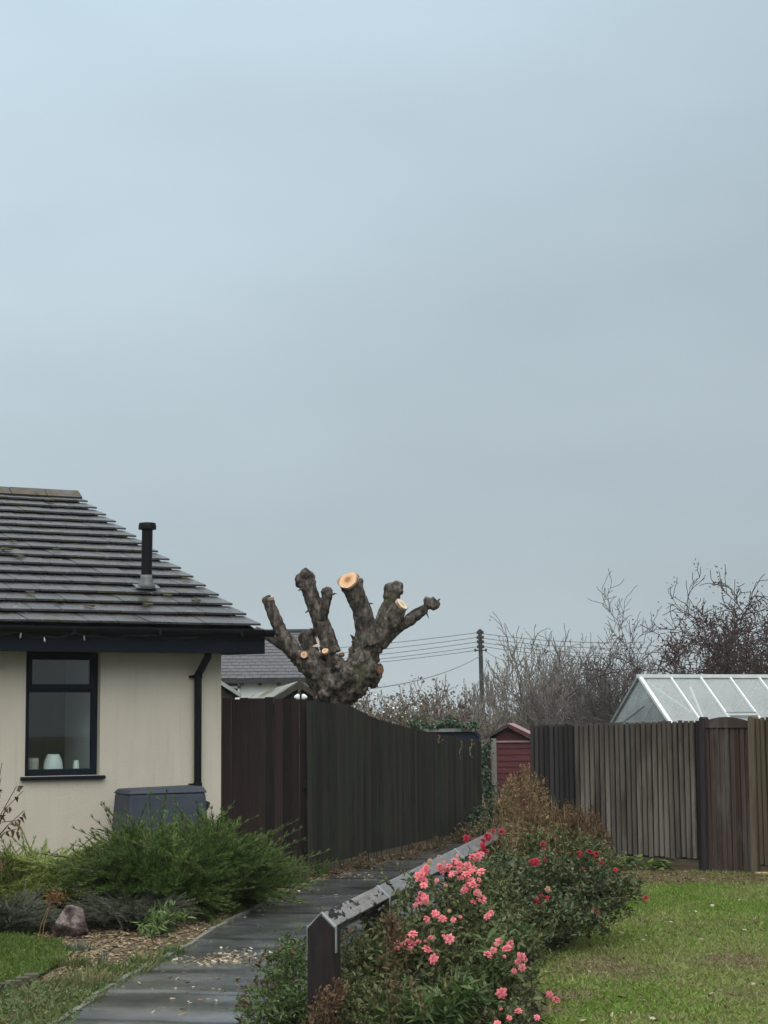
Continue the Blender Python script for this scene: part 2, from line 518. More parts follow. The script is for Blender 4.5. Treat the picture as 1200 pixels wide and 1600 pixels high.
M['slate'] = mat('far_slate', [(0.060, 0.060, 0.070), (0.092, 0.090, 0.10)], 6, rough=0.55, rand=0.10)
M['white_wall'] = mat('white_wall', [(0.60, 0.64, 0.60), (0.66, 0.70, 0.66)], 2, rough=0.9)
M['white_paint'] = mat('white_paint', [(0.72, 0.75, 0.74), (0.78, 0.80, 0.79)], 4, rough=0.5)
M['dark_trim'] = mat('dark_trim', [(0.02, 0.024, 0.024), (0.03, 0.034, 0.034)], 4, rough=0.7)
M['felt'] = mat('roof_felt', [(0.19, 0.20, 0.195), (0.27, 0.28, 0.27)], 5, rough=0.85, bump=0.3)
overlay(M['felt'], (0.10, 0.095, 0.045), 2.8, 0.48, 0.6)
M['shed_wood'] = mat('dark_shed_wood', [(0.032, 0.028, 0.022), (0.06, 0.052, 0.042)], 4, (4, 4, 4), rough=0.85, bump=0.4)
M['red'] = mat('red_shed_boards', [(0.060, 0.013, 0.016), (0.088, 0.020, 0.023)], 3, (1, 1, 6), rough=0.7, rand=0.15)
M['red_roof'] = mat('red_shed_roof', [(0.22, 0.13, 0.14), (0.32, 0.21, 0.22)], 5, rough=0.6)
M['blue'] = mat('blue_shed_boards', [(0.010, 0.017, 0.035), (0.018, 0.028, 0.050)], 4, rough=0.7)
M['alu'] = mat('aluminium', [(0.62, 0.66, 0.66), (0.74, 0.77, 0.77)], 6, rough=0.35, metal=0.25, spec=0.5)
M['alu_dark'] = mat('dull_aluminium', [(0.20, 0.22, 0.22), (0.30, 0.32, 0.32)], 6, rough=0.5, metal=0.3)
M['gh_glass'] = glass('greenhouse_glass', tint=(0.88, 0.92, 0.92), gloss=0.9, frost=0.22, ior=1.38)
M['pole'] = mat('pole_wood', [(0.018, 0.021, 0.017), (0.036, 0.040, 0.032)], 5, (3, 3, 0.4), rough=0.9)
M['insulator'] = mat('insulator', [(0.03, 0.028, 0.028)], rough=0.4)
M['wire'] = mat('wire', [(0.10, 0.105, 0.11)], rough=0.6)

M['ground'] = mat('ground_soil', [(0.045, 0.042, 0.022), (0.075, 0.070, 0.036)], 2, rough=1.0, bump=0.6, bscale=20, space='World')
M['soil'] = mat('bed_soil', [(0.020, 0.017, 0.013), (0.045, 0.037, 0.027)], 9, rough=1.0, bump=1.0, bscale=25, space='World')
M['chips_base'] = mat('chip_bed', [(0.06, 0.042, 0.026), (0.15, 0.11, 0.07)], 22, rough=1.0, bump=1.0, bscale=40, space='World')
M['chip'] = mat('wood_chip', [(0.045, 0.030, 0.019), (0.14, 0.098, 0.056), (0.26, 0.195, 0.115), (0.42, 0.345, 0.23)], island=True, rough=0.9)
M['leaf_litter'] = mat('fallen_leaves', [(0.070, 0.045, 0.025), (0.180, 0.130, 0.075), (0.340, 0.280, 0.190), (0.500, 0.460, 0.370)], island=True, rough=0.7)
M['path'] = mat('wet_asphalt', [(0.062, 0.066, 0.071), (0.125, 0.130, 0.137)], 3.0, rough=0.14, rough2=0.30, bump=0.10, bscale=120, space='World', spec=0.6, detail=8)
_pn, _pl = M['path'].node_tree.nodes, M['path'].node_tree.links
_pb = _pn['Principled BSDF']
_at = _pn.new('ShaderNodeAttribute'); _at.attribute_name = 'joint'     # mossy seams across the tarmac, matt and dark
_mx = _pn.new('ShaderNodeMix'); _mx.data_type = 'RGBA'
_pl.new(_at.outputs['Fac'], _mx.inputs['Factor']); _pl.new(_pb.inputs['Base Color'].links[0].from_socket, _mx.inputs[6])
_mx.inputs[7].default_value = (0.012, 0.012, 0.010, 1)
_pl.new(_mx.outputs[2], _pb.inputs['Base Color'])
_cw = _pn.new('ShaderNodeMapRange'); _cw.inputs['To Min'].default_value = 0.9; _cw.inputs['To Max'].default_value = 0.0
_pl.new(_at.outputs['Fac'], _cw.inputs['Value']); _pl.new(_cw.outputs[0], _pb.inputs['Coat Weight'])
_sw = _pn.new('ShaderNodeMapRange'); _sw.inputs['To Min'].default_value = 0.6; _sw.inputs['To Max'].default_value = 0.05
_pl.new(_at.outputs['Fac'], _sw.inputs['Value']); _pl.new(_sw.outputs[0], _pb.inputs['Specular IOR Level'])
_pb.inputs['Coat Roughness'].default_value = 0.2
M['kerb'] = mat('edging_concrete', [(0.10, 0.10, 0.09), (0.19, 0.19, 0.17)], 12, rough=0.9, bump=0.5)
M['stone_edge'] = mat('edging_stone', [(0.055, 0.045, 0.038), (0.12, 0.10, 0.088)], 12, rough=0.9, bump=0.6, rand=0.3)
M['rock'] = mat('rock', [(0.022, 0.015, 0.013), (0.075, 0.055, 0.050), (0.24, 0.195, 0.185)], 13, rough=0.8, bump=1.0, bscale=45, spread=(0.36, 0.66))
M['grass'] = mat('grass_blades', [(0.089, 0.146, 0.023), (0.147, 0.220, 0.039), (0.210, 0.281, 0.059), (0.294, 0.329, 0.122)], island=True, rough=0.6, transl=0.3)
M['grass_lush'] = mat('lush_grass_blades', [(0.084, 0.152, 0.019), (0.131, 0.220, 0.030), (0.183, 0.275, 0.046)], island=True, rough=0.6, transl=0.3)
M['grass_olive'] = mat('olive_grass_blades', [(0.126, 0.165, 0.039), (0.200, 0.244, 0.064), (0.283, 0.317, 0.116)], island=True, rough=0.6, transl=0.3)
M['grass_left'] = mat('corner_lawn_blades', [(0.042, 0.080, 0.012), (0.072, 0.118, 0.018), (0.11, 0.15, 0.028)], island=True, rough=0.6, transl=0.25)
M['grass_dry'] = mat('dry_grass_blades', [(0.116, 0.104, 0.043), (0.183, 0.152, 0.073), (0.244, 0.201, 0.110), (0.122, 0.134, 0.043)], island=True, rough=0.7, transl=0.2)
M['grass_pale'] = mat('pale_grass_blades', [(0.07, 0.10, 0.025), (0.12, 0.15, 0.05), (0.20, 0.20, 0.085)], island=True, rough=0.6, transl=0.25)
M['juniper'] = mat('juniper_green', [(0.034, 0.072, 0.014), (0.072, 0.130, 0.024), (0.140, 0.210, 0.045)], island=True, rough=0.6, transl=0.08)
M['juniper_bright'] = mat('juniper_bright', [(0.12, 0.165, 0.034), (0.19, 0.24, 0.055), (0.27, 0.31, 0.09)], island=True, rough=0.6, transl=0.1)
M['juniper_grey'] = mat('juniper_blue_grey', [(0.070, 0.088, 0.056), (0.115, 0.135, 0.090), (0.18, 0.195, 0.145)], island=True, rough=0.7, transl=0.15)
M['twig'] = mat('twig', [(0.05, 0.038, 0.028), (0.09, 0.07, 0.05)], 9, rough=0.9)
M['rose_leaf'] = mat('rose_leaf', [(0.036, 0.050, 0.018), (0.075, 0.098, 0.034), (0.10, 0.128, 0.046), (0.135, 0.155, 0.06), (0.16, 0.135, 0.06)], island=True, rough=0.45, transl=0.2)
M['rose_leaf_dark'] = mat('rose_leaf_dark', [(0.028, 0.046, 0.020), (0.055, 0.084, 0.034), (0.095, 0.125, 0.055), (0.14, 0.125, 0.06)], island=True, rough=0.45, transl=0.2)
M['weed'] = mat('weed_leaf', [(0.040, 0.072, 0.020), (0.075, 0.125, 0.036), (0.12, 0.175, 0.058)], island=True, rough=0.45, transl=0.25)
M['cabbage'] = mat('broad_leaf', [(0.075, 0.13, 0.035), (0.12, 0.19, 0.055), (0.18, 0.25, 0.085)], island=True, rough=0.5, transl=0.25)
M['dry_brown'] = mat('dry_brown', [(0.060, 0.036, 0.022), (0.11, 0.066, 0.036), (0.16, 0.10, 0.052)], island=True, rough=0.9, transl=0.1)
M['dry_gold'] = mat('dry_gold', [(0.095, 0.060, 0.026), (0.17, 0.112, 0.055), (0.27, 0.195, 0.11)], island=True, rough=0.9, transl=0.15)
M['pink'] = mat('pink_petal', [(0.50, 0.080, 0.105), (0.68, 0.170, 0.195), (0.78, 0.36, 0.37)], 40, rough=0.6, transl=0.2, rand=0.22)
M['crimson'] = mat('crimson_petal', [(0.22, 0.006, 0.018), (0.40, 0.018, 0.040)], 12, rough=0.55, transl=0.2, rand=0.2)
M['rose_stem'] = mat('rose_stem', [(0.045, 0.050, 0.022), (0.085, 0.060, 0.035)], 8, rough=0.7)
M['bare_far'] = mat('bare_twigs', [(0.085, 0.074, 0.072), (0.15, 0.132, 0.128)], 2, rough=0.95)
M['bare_dark'] = mat('dark_bare_twigs', [(0.045, 0.030, 0.030), (0.080, 0.055, 0.052)], 2, rough=0.95)
M['bare_pale'] = mat('pale_bare_twigs', [(0.14, 0.125, 0.11), (0.24, 0.215, 0.19)], 2, rough=0.95)
M['leaf_purple'] = mat('purple_brown_leaves', [(0.040, 0.022, 0.024), (0.070, 0.038, 0.036), (0.10, 0.055, 0.05)], island=True, rough=0.8, transl=0.15)
M['leaf_buff'] = mat('buff_leaves', [(0.085, 0.075, 0.040), (0.14, 0.115, 0.065), (0.17, 0.10, 0.055), (0.10, 0.11, 0.055)], island=True, rough=0.8, transl=0.2)
M['ivy'] = mat('ivy_leaf', [(0.020, 0.040, 0.020), (0.040, 0.070, 0.034), (0.09, 0.13, 0.075)], island=True, rough=0.35, transl=0.1)
M['blossom'] = mat('white_flower', [(0.68, 0.66, 0.58), (0.78, 0.76, 0.70)], island=True, rough=0.7)

# ------------------------------------------------------------------ the ground
g = MB()
g.add([(-450, -120, 0), (450, -120, 0), (450, 700, 0), (-450, 700, 0)], [(0, 1, 2, 3)])
tag(g.build('ground', M['ground']), kind='structure')


def poly_sheet(name, pts, z, m, kind='structure', label=None):
    me = bpy.data.meshes.new(name)
    bm = bmesh.new()
    bm.faces.new([bm.verts.new((p[0], p[1], z)) for p in pts])
    bmesh.ops.triangulate(bm, faces=bm.faces[:])
    bm.to_mesh(me); bm.free()
    return tag(link(name, me, None, m), kind=kind)


def in_poly(X, Y, poly):
    poly = [(p[0], p[1]) for p in poly]
    inside = np.zeros(len(X), bool)
    j = len(poly) - 1
    for i in range(len(poly)):
        xi, yi = poly[i]; xj, yj = poly[j]
        c = ((yi > Y) != (yj > Y)) & (X < (xj - xi) * (Y - yi) / (yj - yi + 1e-12) + xi)
        inside ^= c
        j = i
    return inside


def vnoise(X, Y, scale, seed=0):
    """smooth value noise in numpy, about 0..1"""
    r = np.random.default_rng(seed).random((256, 256))
    x, y = X * scale + 1000, Y * scale + 1000
    xi, yi = np.floor(x).astype(int), np.floor(y).astype(int)
    fx, fy = x - xi, y - yi
    fx, fy = fx * fx * (3 - 2 * fx), fy * fy * (3 - 2 * fy)
    a = r[xi % 256, yi % 256]; b = r[(xi + 1) % 256, yi % 256]
    c = r[xi % 256, (yi + 1) % 256]; d = r[(xi + 1) % 256, (yi + 1) % 256]
    return (a * (1 - fx) + b * fx) * (1 - fy) + (c * (1 - fx) + d * fx) * fy


# path: left edge follows the kerb in the photograph, width about 1.25 m
PATH_L = [Vector((-2.45, 4.5, 0)), Vector((-2.05, 7.4, 0)), G(108, 1600), G(160, 1560), G(215, 1527), G(287, 1492), G(335, 1460), G(400, 1424), G(440, 1403),
          G(498, 1380), G(560, 1360), G(640, 1340), G(700, 1322), G(742, 1309)]
PATH_R = [Vector((-0.75, 4.5, 0)), Vector((-0.72, 7.4, 0)), Vector((-0.56, 9.3, 0)), Vector((-0.50, 10.0, 0)), Vector((-0.42, 10.7, 0)), Vector((-0.30, 11.6, 0)),
          Vector((-0.12, 12.6, 0)), Vector((0.12, 13.8, 0)), Vector((0.28, 14.8, 0)), Vector((0.55, 16.2, 0)), Vector((0.80, 17.8, 0)), Vector((1.2, 19.5, 0)), Vector((1.75, 21.8, 0)),
          Vector((2.1, 23.8, 0))]


def resample(pts, n):
    pts = np.array([[p[0], p[1]] for p in pts])
    t = np.linspace(0, len(pts) - 1, n)
    return np.stack([np.interp(t, np.arange(len(pts)), pts[:, 0]), np.interp(t, np.arange(len(pts)), pts[:, 1])], axis=1)


def smooth(a, k=9):
    ker = np.ones(k) / k
    out = a.copy()
    for c in range(a.shape[1]):
        p = np.pad(a[:, c], k // 2, mode='edge')
        out[:, c] = np.convolve(p, ker, 'valid')
    return out


nL, nS = 420, 26
le, ri = smooth(resample(PATH_L, nL), 21), smooth(resample(PATH_R, nL), 21)
ss = np.linspace(0, 1, nS)
PX = le[:, None, 0] * (1 - ss) + ri[:, None, 0] * ss
PY = le[:, None, 1] * (1 - ss) + ri[:, None, 1] * ss
arc = PY + 0.22 * PX + 0.25 * vnoise(PX, PY, 0.9, 3)
wavez = 0.0040 * np.sin(arc * 2 * math.pi / 0.62 + 2.2 * vnoise(PX * 0.5, PY, 0.6, 5)) + 0.006 * vnoise(PX, PY * 2.2, 1.6, 8) + 0.004 * vnoise(PX, PY * 2.0, 4.0, 9)
groove = np.exp(-((arc / 0.86 + 0.35 * vnoise(PX * 0.3, PY * 0.3, 1.0, 6)) % 1.0 - 0.5) ** 2 / 0.0011)
PZ = 0.022 + wavez - 0.005 * groove
V = np.stack([PX, PY, PZ], axis=-1).reshape(-1, 3)
ii, jj = np.meshgrid(np.arange(nL - 1), np.arange(nS - 1), indexing='ij')
q = (ii * nS + jj).ravel()
path = np_mesh('path', V, np.stack([q, q + 1, q + nS + 1, q + nS], axis=1), M['path'], None, True)
tag(path, kind='structure')
at = path.data.attributes.new('joint', 'FLOAT', 'POINT')
jw = np.exp(-((arc / 0.86 + 0.35 * vnoise(PX * 0.3, PY * 0.3, 1.0, 6)) % 1.0 - 0.5) ** 2 / 0.0060) * np.clip(vnoise(PX * .5, PY, 1.4, 61) * 2.2 - .1, 0, 1)
jw = np.maximum(jw, .85 * np.clip(vnoise(PX * .45, PY * 2.4, 1.5, 62) * 2.8 - 1.5, 0, 1))
at.data.foreach_set('value', np.clip(jw, 0, 1).ravel().astype(np.float32))
PATH_POLY = [tuple(p) for p in le] + [tuple(p) for p in ri[::-1]]

kb = MB()
for i in range(60, nL - 130, 4):
    a, b = le[i], le[i + 4]
    d = Vector((b[0] - a[0], b[1] - a[1], 0)).normalized()
    s = Vector((-d.y, d.x, 0))
    j = 0.008 * rnd.uniform(-1, 1)
    a3 = Vector((a[0], a[1], 0)) + s * (0.022 + j); b3 = Vector((b[0], b[1], 0)) + s * (0.022 + j)
    kb.bar(a3 + Vector((0, 0, 0.018)), b3 + Vector((0, 0, 0.018)), 0.035, 0.036 + 0.016 * rnd.random())
tag(kb.build('path_edging', M['kerb']), kind='structure')

# beds and lawns
CHIP_BED = [G(-80, 1420), G(60, 1405), G(250, 1390), G(345, 1385), G(440, 1395)] + [Vector((p[0] - 0.03, p[1], 0)) for p in le[300:60:-6] if p[1] < 16.2] + [Vector((-3.5, 7.0, 0)), Vector((-6.5, 9.0, 0)), Vector((-6.5, 15, 0))]
poly_sheet('chip_bed', CHIP_BED, 0.006, M['chips_base'])
LAWN_L = [G(108, 1494), G(90, 1476), G(20, 1466), Vector((-3.2, 13.5, 0)), Vector((-7.5, 13.2, 0)), Vector((-7.5, 9.8, 0)), G(-60, 1562), G(0, 1553), G(45, 1540), G(85, 1520)]
FENCE_R0, FENCE_R1 = (830, 20.4), (1097, 18.85)


def fr_Y(px):
    return FENCE_R0[1] + (FENCE_R1[1] - FENCE_R0[1]) * (px - FENCE_R0[0]) / (FENCE_R1[0] - FENCE_R0[0])


LAWN_R = [Vector((0.75, 6.0, 0)), Vector((0.78, 9.0, 0)), Vector((0.85, 10.2, 0)), Vector((0.88, 11.2, 0)), Vector((0.95, 11.9, 0)), Vector((1.05, 12.5, 0)), Vector((1.5, 14.0, 0)), Vector((1.95, 16.8, 0)),
          Vector((2.45, 18.9, 0)), Vector((3.3, 18.66, 0)), Vector((5.4, 18.2, 0)), Vector((9.0, 17.2, 0)), Vector((9.0, 6.0, 0))]
BED_R = [Vector((-0.72, 6.0, 0)), Vector((-0.66, 9.0, 0))] + [Vector((p[0] + 0.02, p[1], 0)) for p in ri[50:380:10]] + [Vector((2.5, 22, 0)), Vector((2.5, 19.0, 0)), Vector((2.2, 17.6, 0)), Vector((1.6, 14.2, 0)), Vector((1.15, 12.6, 0)), Vector((1.0, 11.9, 0)),
         Vector((0.93, 11.2, 0)), Vector((0.88, 10.2, 0)), Vector((0.82, 9.0, 0)), Vector((0.8, 6.0, 0))]
poly_sheet('flower_bed', BED_R, 0.004, M['soil'])


def bare_mask(X, Y):
    """1 where the turf is worn to brown, 0 where it is green"""
    m = np.zeros(len(X))
    for px, py, rx, ry, a in ((950, 1520, 0.42, 0.60, 1.0), (880, 1565, 0.35, 0.35, 0.75), (1110, 1508, 0.5, 0.45, 0.7), (1000, 1440, 0.55, 0.5, 0.4), (1180, 1570, 0.4, 0.4, 0.6),
                              (1030, 1376, 0.9, 0.8, 0.95), (1170, 1376, 0.9, 0.6, 0.7), (930, 1400, 0.3, 1.0, 0.6), (845, 1585, 0.2, 0.25, 0.8), (1060, 1600, 0.5, 0.3, 0.4)):
        c = G(px, py)
        m = np.maximum(m, a * np.exp(-(((X - c.x) / rx) ** 2 + ((Y - c.y) / ry) ** 2)))
    m = m * 1.2 + 0.70 * (vnoise(X, Y, 1.1, 21) - 0.5) + 0.45 * (vnoise(X, Y, 4.0, 22) - 0.5) + 0.25 * (vnoise(X, Y, 11.0, 23) - 0.5) + 0.16
    return np.clip(m, 0, 1)


def lawn_sheet(name, poly, step, z, mk, strength):
    xs = np.arange(min(p[0] for p in poly), max(p[0] for p in poly) + step, step)
    ys = np.arange(min(p[1] for p in poly), max(p[1] for p in poly) + step, step)
    X, Y = np.meshgrid(xs, ys, indexing='ij')
    nx, ny = X.shape
    x, y = X.ravel(), Y.ravel()
    Z = z + 0.018 * vnoise(x, y, 1.5, 31) + 0.012 * vnoise(x, y, 6.0, 32)
    a, b = np.meshgrid(np.arange(nx - 1), np.arange(ny - 1), indexing='ij')
    q = (a * ny + b).ravel()
    cx, cy = x[q] + step / 2, y[q] + step / 2
    keep = in_poly(cx, cy, poly)
    q = q[keep]
    Fq = np.stack([q, q + ny, q + ny + 1, q + 1], axis=1)
    used, inv = np.unique(Fq, return_inverse=True)
    o = np_mesh(name, np.stack([x, y, Z], axis=1)[used], inv.reshape(-1, 4), mk, None, True)
    at = o.data.attributes.new('worn', 'FLOAT', 'POINT')
    at.data.foreach_set('value', (strength * bare_mask(x, y)[used]).astype(np.float32))
    tag(o, kind='structure')
    return o


def lawn_mat():
    m = mat('lawn_turf', [(0.105, 0.14, 0.034), (0.17, 0.205, 0.055)], 14, rough=1.0, bump=0.9, bscale=45, space='World')
    N, Lk = m.node_tree.nodes, m.node_tree.links
    b = N['Principled BSDF']
    src = b.inputs['Base Color'].links[0].from_socket
    at = N.new('ShaderNodeAttribute'); at.attribute_name = 'worn'
    r2 = N.new('ShaderNodeValToRGB')
    r2.color_ramp.elements[0].color = (0.075, 0.055, 0.033, 1); r2.color_ramp.elements[0].position = 0.3
    r2.color_ramp.elements[1].color = (0.16, 0.122, 0.075, 1); r2.color_ramp.elements[1].position = 0.7
    nz = N.new('ShaderNodeTexNoise'); nz.inputs['Scale'].default_value = 30.0
    geo = N.new('ShaderNodeNewGeometry')
    Lk.new(geo.outputs['Position'], nz.inputs['Vector']); Lk.new(nz.outputs['Fac'], r2.inputs[0])
    mx = N.new('ShaderNodeMix'); mx.data_type = 'RGBA'
    Lk.new(at.outputs['Fac'], mx.inputs['Factor']); Lk.new(src, mx.inputs[6]); Lk.new(r2.outputs[0], mx.inputs[7])
    Lk.new(mx.outputs[2], b.inputs['Base Color'])
    return m


M['lawn'] = lawn_mat()
lawn_sheet('lawn', LAWN_R, 0.07, 0.010, M['lawn'], 1.0)
lawn_sheet('lawn_corner', LAWN_L, 0.07, 0.016, M['lawn'], 0.15)


def lawn_z(x, y, z):
    return z + 0.018 * vnoise(x, y, 1.5, 31) + 0.012 * vnoise(x, y, 6.0, 32)


def scatter(poly, n):
    x0, x1 = min(p[0] for p in poly), max(p[0] for p in poly)
    y0, y1 = min(p[1] for p in poly), max(p[1] for p in poly)
    X = rng.uniform(x0, x1, n * 3); Y = rng.uniform(y0, y1, n * 3)
    k = in_poly(X, Y, poly)
    return X[k][:n], Y[k][:n]


def blades(name, X, Y, Z, h, w, m, lean=0.6, label=None, cat=None, kind='stuff'):
    n = len(X)
    O = np.stack([X, Y, Z], axis=1)
    D = np.stack([rng.normal(0, lean, n), rng.normal(0, lean, n), np.ones(n)], axis=1)
    V, T = needle_arrays(O, D, h * rng.uniform(0.6, 1.4, n), w * rng.uniform(0.7, 1.4, n))
    o = np_mesh(name, V, T, m)
    tag(o, label, cat, kind=kind)
    return o


LAWN_VIS = [p for p in LAWN_R if p[0] < 8] + [Vector((5.6, 17.0, 0)), Vector((4.2, 6.8, 0)), Vector((0.75, 6.8, 0))]
LAWN_VIS = [Vector((0.75, 6.8, 0))] + LAWN_R[1:11] + [Vector((3.6, 6.8, 0))]
X, Y = scatter(LAWN_VIS, 200000)
bmk = bare_mask(X, Y)
k = rng.random(len(X)) > bmk * 0.93 + 0.03
tone = vnoise(X, Y, .8, 51) * .6 + vnoise(X, Y, 2.6, 52) * .4 + rng.normal(0, .09, len(X))
for nm_, lo_, hi_, mt_, lab_ in (('lush_grass', -9, .45, 'grass_lush', 'deep green patches of turf on the right lawn'), ('grass', .45, .62, 'grass', 'short green turf of the lawn in front of the weathered fence'), ('olive_grass', .62, 9, 'grass_olive', 'yellowish olive patches of turf on the right lawn')):
    kk = k & (tone >= lo_) & (tone < hi_)
    blades(nm_, X[kk], Y[kk], lawn_z(X[kk], Y[kk], 0.008), 0.036, 0.011, M[mt_], 1.3, lab_, 'grass')
k2 = (rng.random(len(X)) < 0.30 * (0.2 + bmk)) & ~k | (rng.random(len(X)) < 0.05)
blades('dry_grass', X[k2], Y[k2], lawn_z(X[k2], Y[k2], 0.008), 0.042, 0.010, M['grass_dry'], 1.2, 'straw coloured dead grass through the worn lawn', 'grass')
X, Y = scatter(LAWN_L, 60000)
k = (X > -5) & (Y > 9.5)
blades('grass', X[k], Y[k], lawn_z(X[k], Y[k], 0.014), 0.045, 0.009, M['grass_left'], 0.9, 'green lawn corner with edging stones left of the chip bed', 'grass')

# ------------------------------------------------------------------ the bungalow
TH = math.radians(28)
HC = P(345, 1372, 18.0); HC.z = 0.0
HR = Matrix.Rotation(TH, 3, 'Z')
hx, hy = HR @ Vector((1, 0, 0)), HR @ Vector((0, 1, 0))      # along the front, into the house


def hl(p):                       # world point to house coordinates
    d = Vector(p) - HC
    return Vector((d.dot(hx), d.dot(hy), d.z))


def hw(x, y, z):
    return HC + hx * x + hy * y + Vector((0, 0, z))


def HF(px, py, y=0.0):           # picture point on the plane parallel to the front at depth y
    return hl(PL(px, py, HC + hy * y, hy))


house = empty('bungalow', HC, TH)
tag(house, 'cream rendered bungalow with dark tiled roof and navy window', 'house')
EAVE = HF(408, 974, -0.42)
XV, ZE, YE = EAVE.x, EAVE.z, -0.42
ap = hl(PL(121, 772, HC + hx * (XV - 0.02), hx))             # the ridge's end over the verge
SL = Vector((0, ap.y - YE, ap.z - ZE))
SLEN = SL.length
sdir = SL.normalized()
snrm = Vector((0, -sdir.z, sdir.y))
YR = ap.y


def roofpt(x, s, n=0.0):
    return Vector((x, YE, ZE)) + sdir * s + snrm * n


W0, W1 = HF(40, 1110).x, HF(156.5, 1110).x
WT, WB = HF(100, 1017.5).z, HF(100, 1212).z
WALLH = ZE - 0.20
HL = 9.0
TW = 0.30                        # wall thickness
w = MB()
w.box(-HL, W0, 0, TW, -0.1, WALLH); w.box(W1, 0, 0, TW, -0.1, WALLH)
w.box(W0, W1, 0, TW, -0.1, WB); w.box(W0, W1, 0, TW, WT, WALLH)
gy = 2 * YR
w.add([(0, TW, -0.1), (0, gy, -0.1), (0, gy, WALLH), (0, YR, ap.z - 0.22), (0, TW, WALLH + 0.1), (-TW, TW, -0.1), (-TW, gy, -0.1), (-TW, gy, WALLH), (-TW, YR, ap.z - 0.22), (-TW, TW, WALLH + 0.1)],
      [(0, 1, 2, 3, 4), (9, 8, 7, 6, 5), (1, 6, 7, 2), (2, 7, 8, 3), (3, 8, 9, 4)])
w.box(-HL, -TW, gy - TW, gy, -0.1, WALLH)
w.build('wall', M['render'], house)
# the room behind the window: floor, far walls, ceiling
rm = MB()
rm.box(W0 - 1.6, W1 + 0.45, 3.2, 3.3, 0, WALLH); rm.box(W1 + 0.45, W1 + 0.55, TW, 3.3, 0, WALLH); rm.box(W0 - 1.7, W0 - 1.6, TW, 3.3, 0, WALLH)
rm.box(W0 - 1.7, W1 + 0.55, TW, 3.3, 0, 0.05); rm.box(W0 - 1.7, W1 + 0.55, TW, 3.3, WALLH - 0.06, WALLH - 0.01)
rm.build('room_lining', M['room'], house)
MB().box(W1 + 0.02, W1 + 0.12, TW, 1.15, 0, WALLH - .07).build('chimney_breast', M['reveal'], house)
rv = MB()
rv.box(W1 - 0.004, W1 + 0.0, 0.135, TW + 0.01, WB, WT); rv.box(W0, W0 + 0.004, 0.135, TW + 0.01, WB, WT)
rv.box(W0, W1, 0.135, TW + 0.06, WB + 0.0, WB + 0.05)
rv.build('window_board', M['reveal'], house)

# window: outer frame set back in the reveal, top light with its own sash, lower light
FD0, FD1 = 0.072, 0.135


def ring(x0, x1, z0, z1, t, y0, y1, tb=None):
    m = MB(); tb = t if tb is None else tb
    m.box(x0, x0 + t, y0, y1, z0, z1); m.box(x1 - t, x1, y0, y1, z0, z1)
    m.box(x0 + t, x1 - t, y0, y1, z0, z0 + tb); m.box(x0 + t, x1 - t, y0, y1, z1 - t, z1)
    return m


fx0, fx1, fz0, fz1 = W0 + 0.002, W1 - 0.004, WB + 0.002, WT - 0.002
win = ring(fx0, fx1, fz0, fz1, 0.055, FD0, FD1, 0.06)
zt = fz1 - (fz1 - fz0) * 0.315
win.box(fx0 + 0.055, fx1 - 0.055, FD0, FD1, zt - 0.018, zt + 0.018)
wo = win.build('window', M['navy'], house, bevel=0.006)
ring(fx0 + 0.028, fx1 - 0.028, zt + 0.012, fz1 - 0.03, 0.048, FD0 - 0.018, FD0 + 0.02).build('sash', M['navy'], wo, bevel=0.005)
MB().box(fx0 + 0.07, fx1 - 0.07, FD0 + 0.008, FD0 + 0.014, zt + 0.05, fz1 - 0.07).build('pane', M['glass'], wo)
MB().box(fx0 + 0.05, fx1 - 0.05, FD0 + 0.026, FD0 + 0.032, fz0 + 0.055, zt - 0.016).build('pane', M['glass'], wo)
sl_ = MB().hexa([(fx0 - 0.045, -0.05, WB - 0.036), (fx1 + 0.05, -0.05, WB - 0.036), (fx1 + 0.05, 0.10, WB - 0.030), (fx0 - 0.045, 0.10, WB - 0.030),
                 (fx0 - 0.045, -0.05, WB - 0.006), (fx1 + 0.05, -0.05, WB - 0.006), (fx1 + 0.05, 0.10, WB + 0.0015), (fx0 - 0.045, 0.10, WB + 0.0015)])
sl_.build('sill', M['navy'], wo, bevel=0.004)

# roof: deck, tiles one by one where they are seen, ridge tiles
def slab(x0, x1, t0=-0.17, t1=-0.095):
    m = MB()
    a, b = -0.03, SLEN
    m.hexa([roofpt(x0, a, t0), roofpt(x1, a, t0), roofpt(x1, b, t0), roofpt(x0, b, t0), roofpt(x0, a, t1), roofpt(x1, a, t1), roofpt(x1, b, t1), roofpt(x0, b, t1)])
    # the far slope of the roof
    mir = lambda p: Vector((p.x, 2 * YR - p.y, p.z))
    m.hexa([mir(roofpt(x1, a, t0)), mir(roofpt(x0, a, t0)), mir(roofpt(x0, b, t0)), mir(roofpt(x1, b, t0)), mir(roofpt(x1, a, t1)), mir(roofpt(x0, a, t1)), mir(roofpt(x0, b, t1)), mir(roofpt(x1, b, t1))])
    return m


roof = slab(-HL, XV - 0.05).build('roof', M['deck'], house)
NC = 16
GA = SLEN / NC
TWID = 0.296
tl = GA + 0.06
tb = MB()                         # one tile lying on the slope: lower edge at the origin
t_ = 0.020


def tile_pts(x0, x1):
    out = []
    for (n0, n1, s) in ((0.0, 1.0, 0.0), (0.0, 1.0, tl)):
        pass
    lift0, lift1 = -0.024, -0.024 - 0.038 * (tl / GA)
    a = roofpt(0, 0, 0) - roofpt(0, 0, 0)
    S, Nn = sdir, snrm
    p = lambda x, s, n: Vector((x, 0, 0)) + S * s + Nn * n
    return [p(x0, 0, lift0), p(x1, 0, lift0), p(x1, tl, lift1), p(x0, tl, lift1), p(x0, 0.004, lift0 + t_), p(x1, 0.004, lift0 + t_), p(x1, tl, lift1 + t_), p(x0, tl, lift1 + t_)]


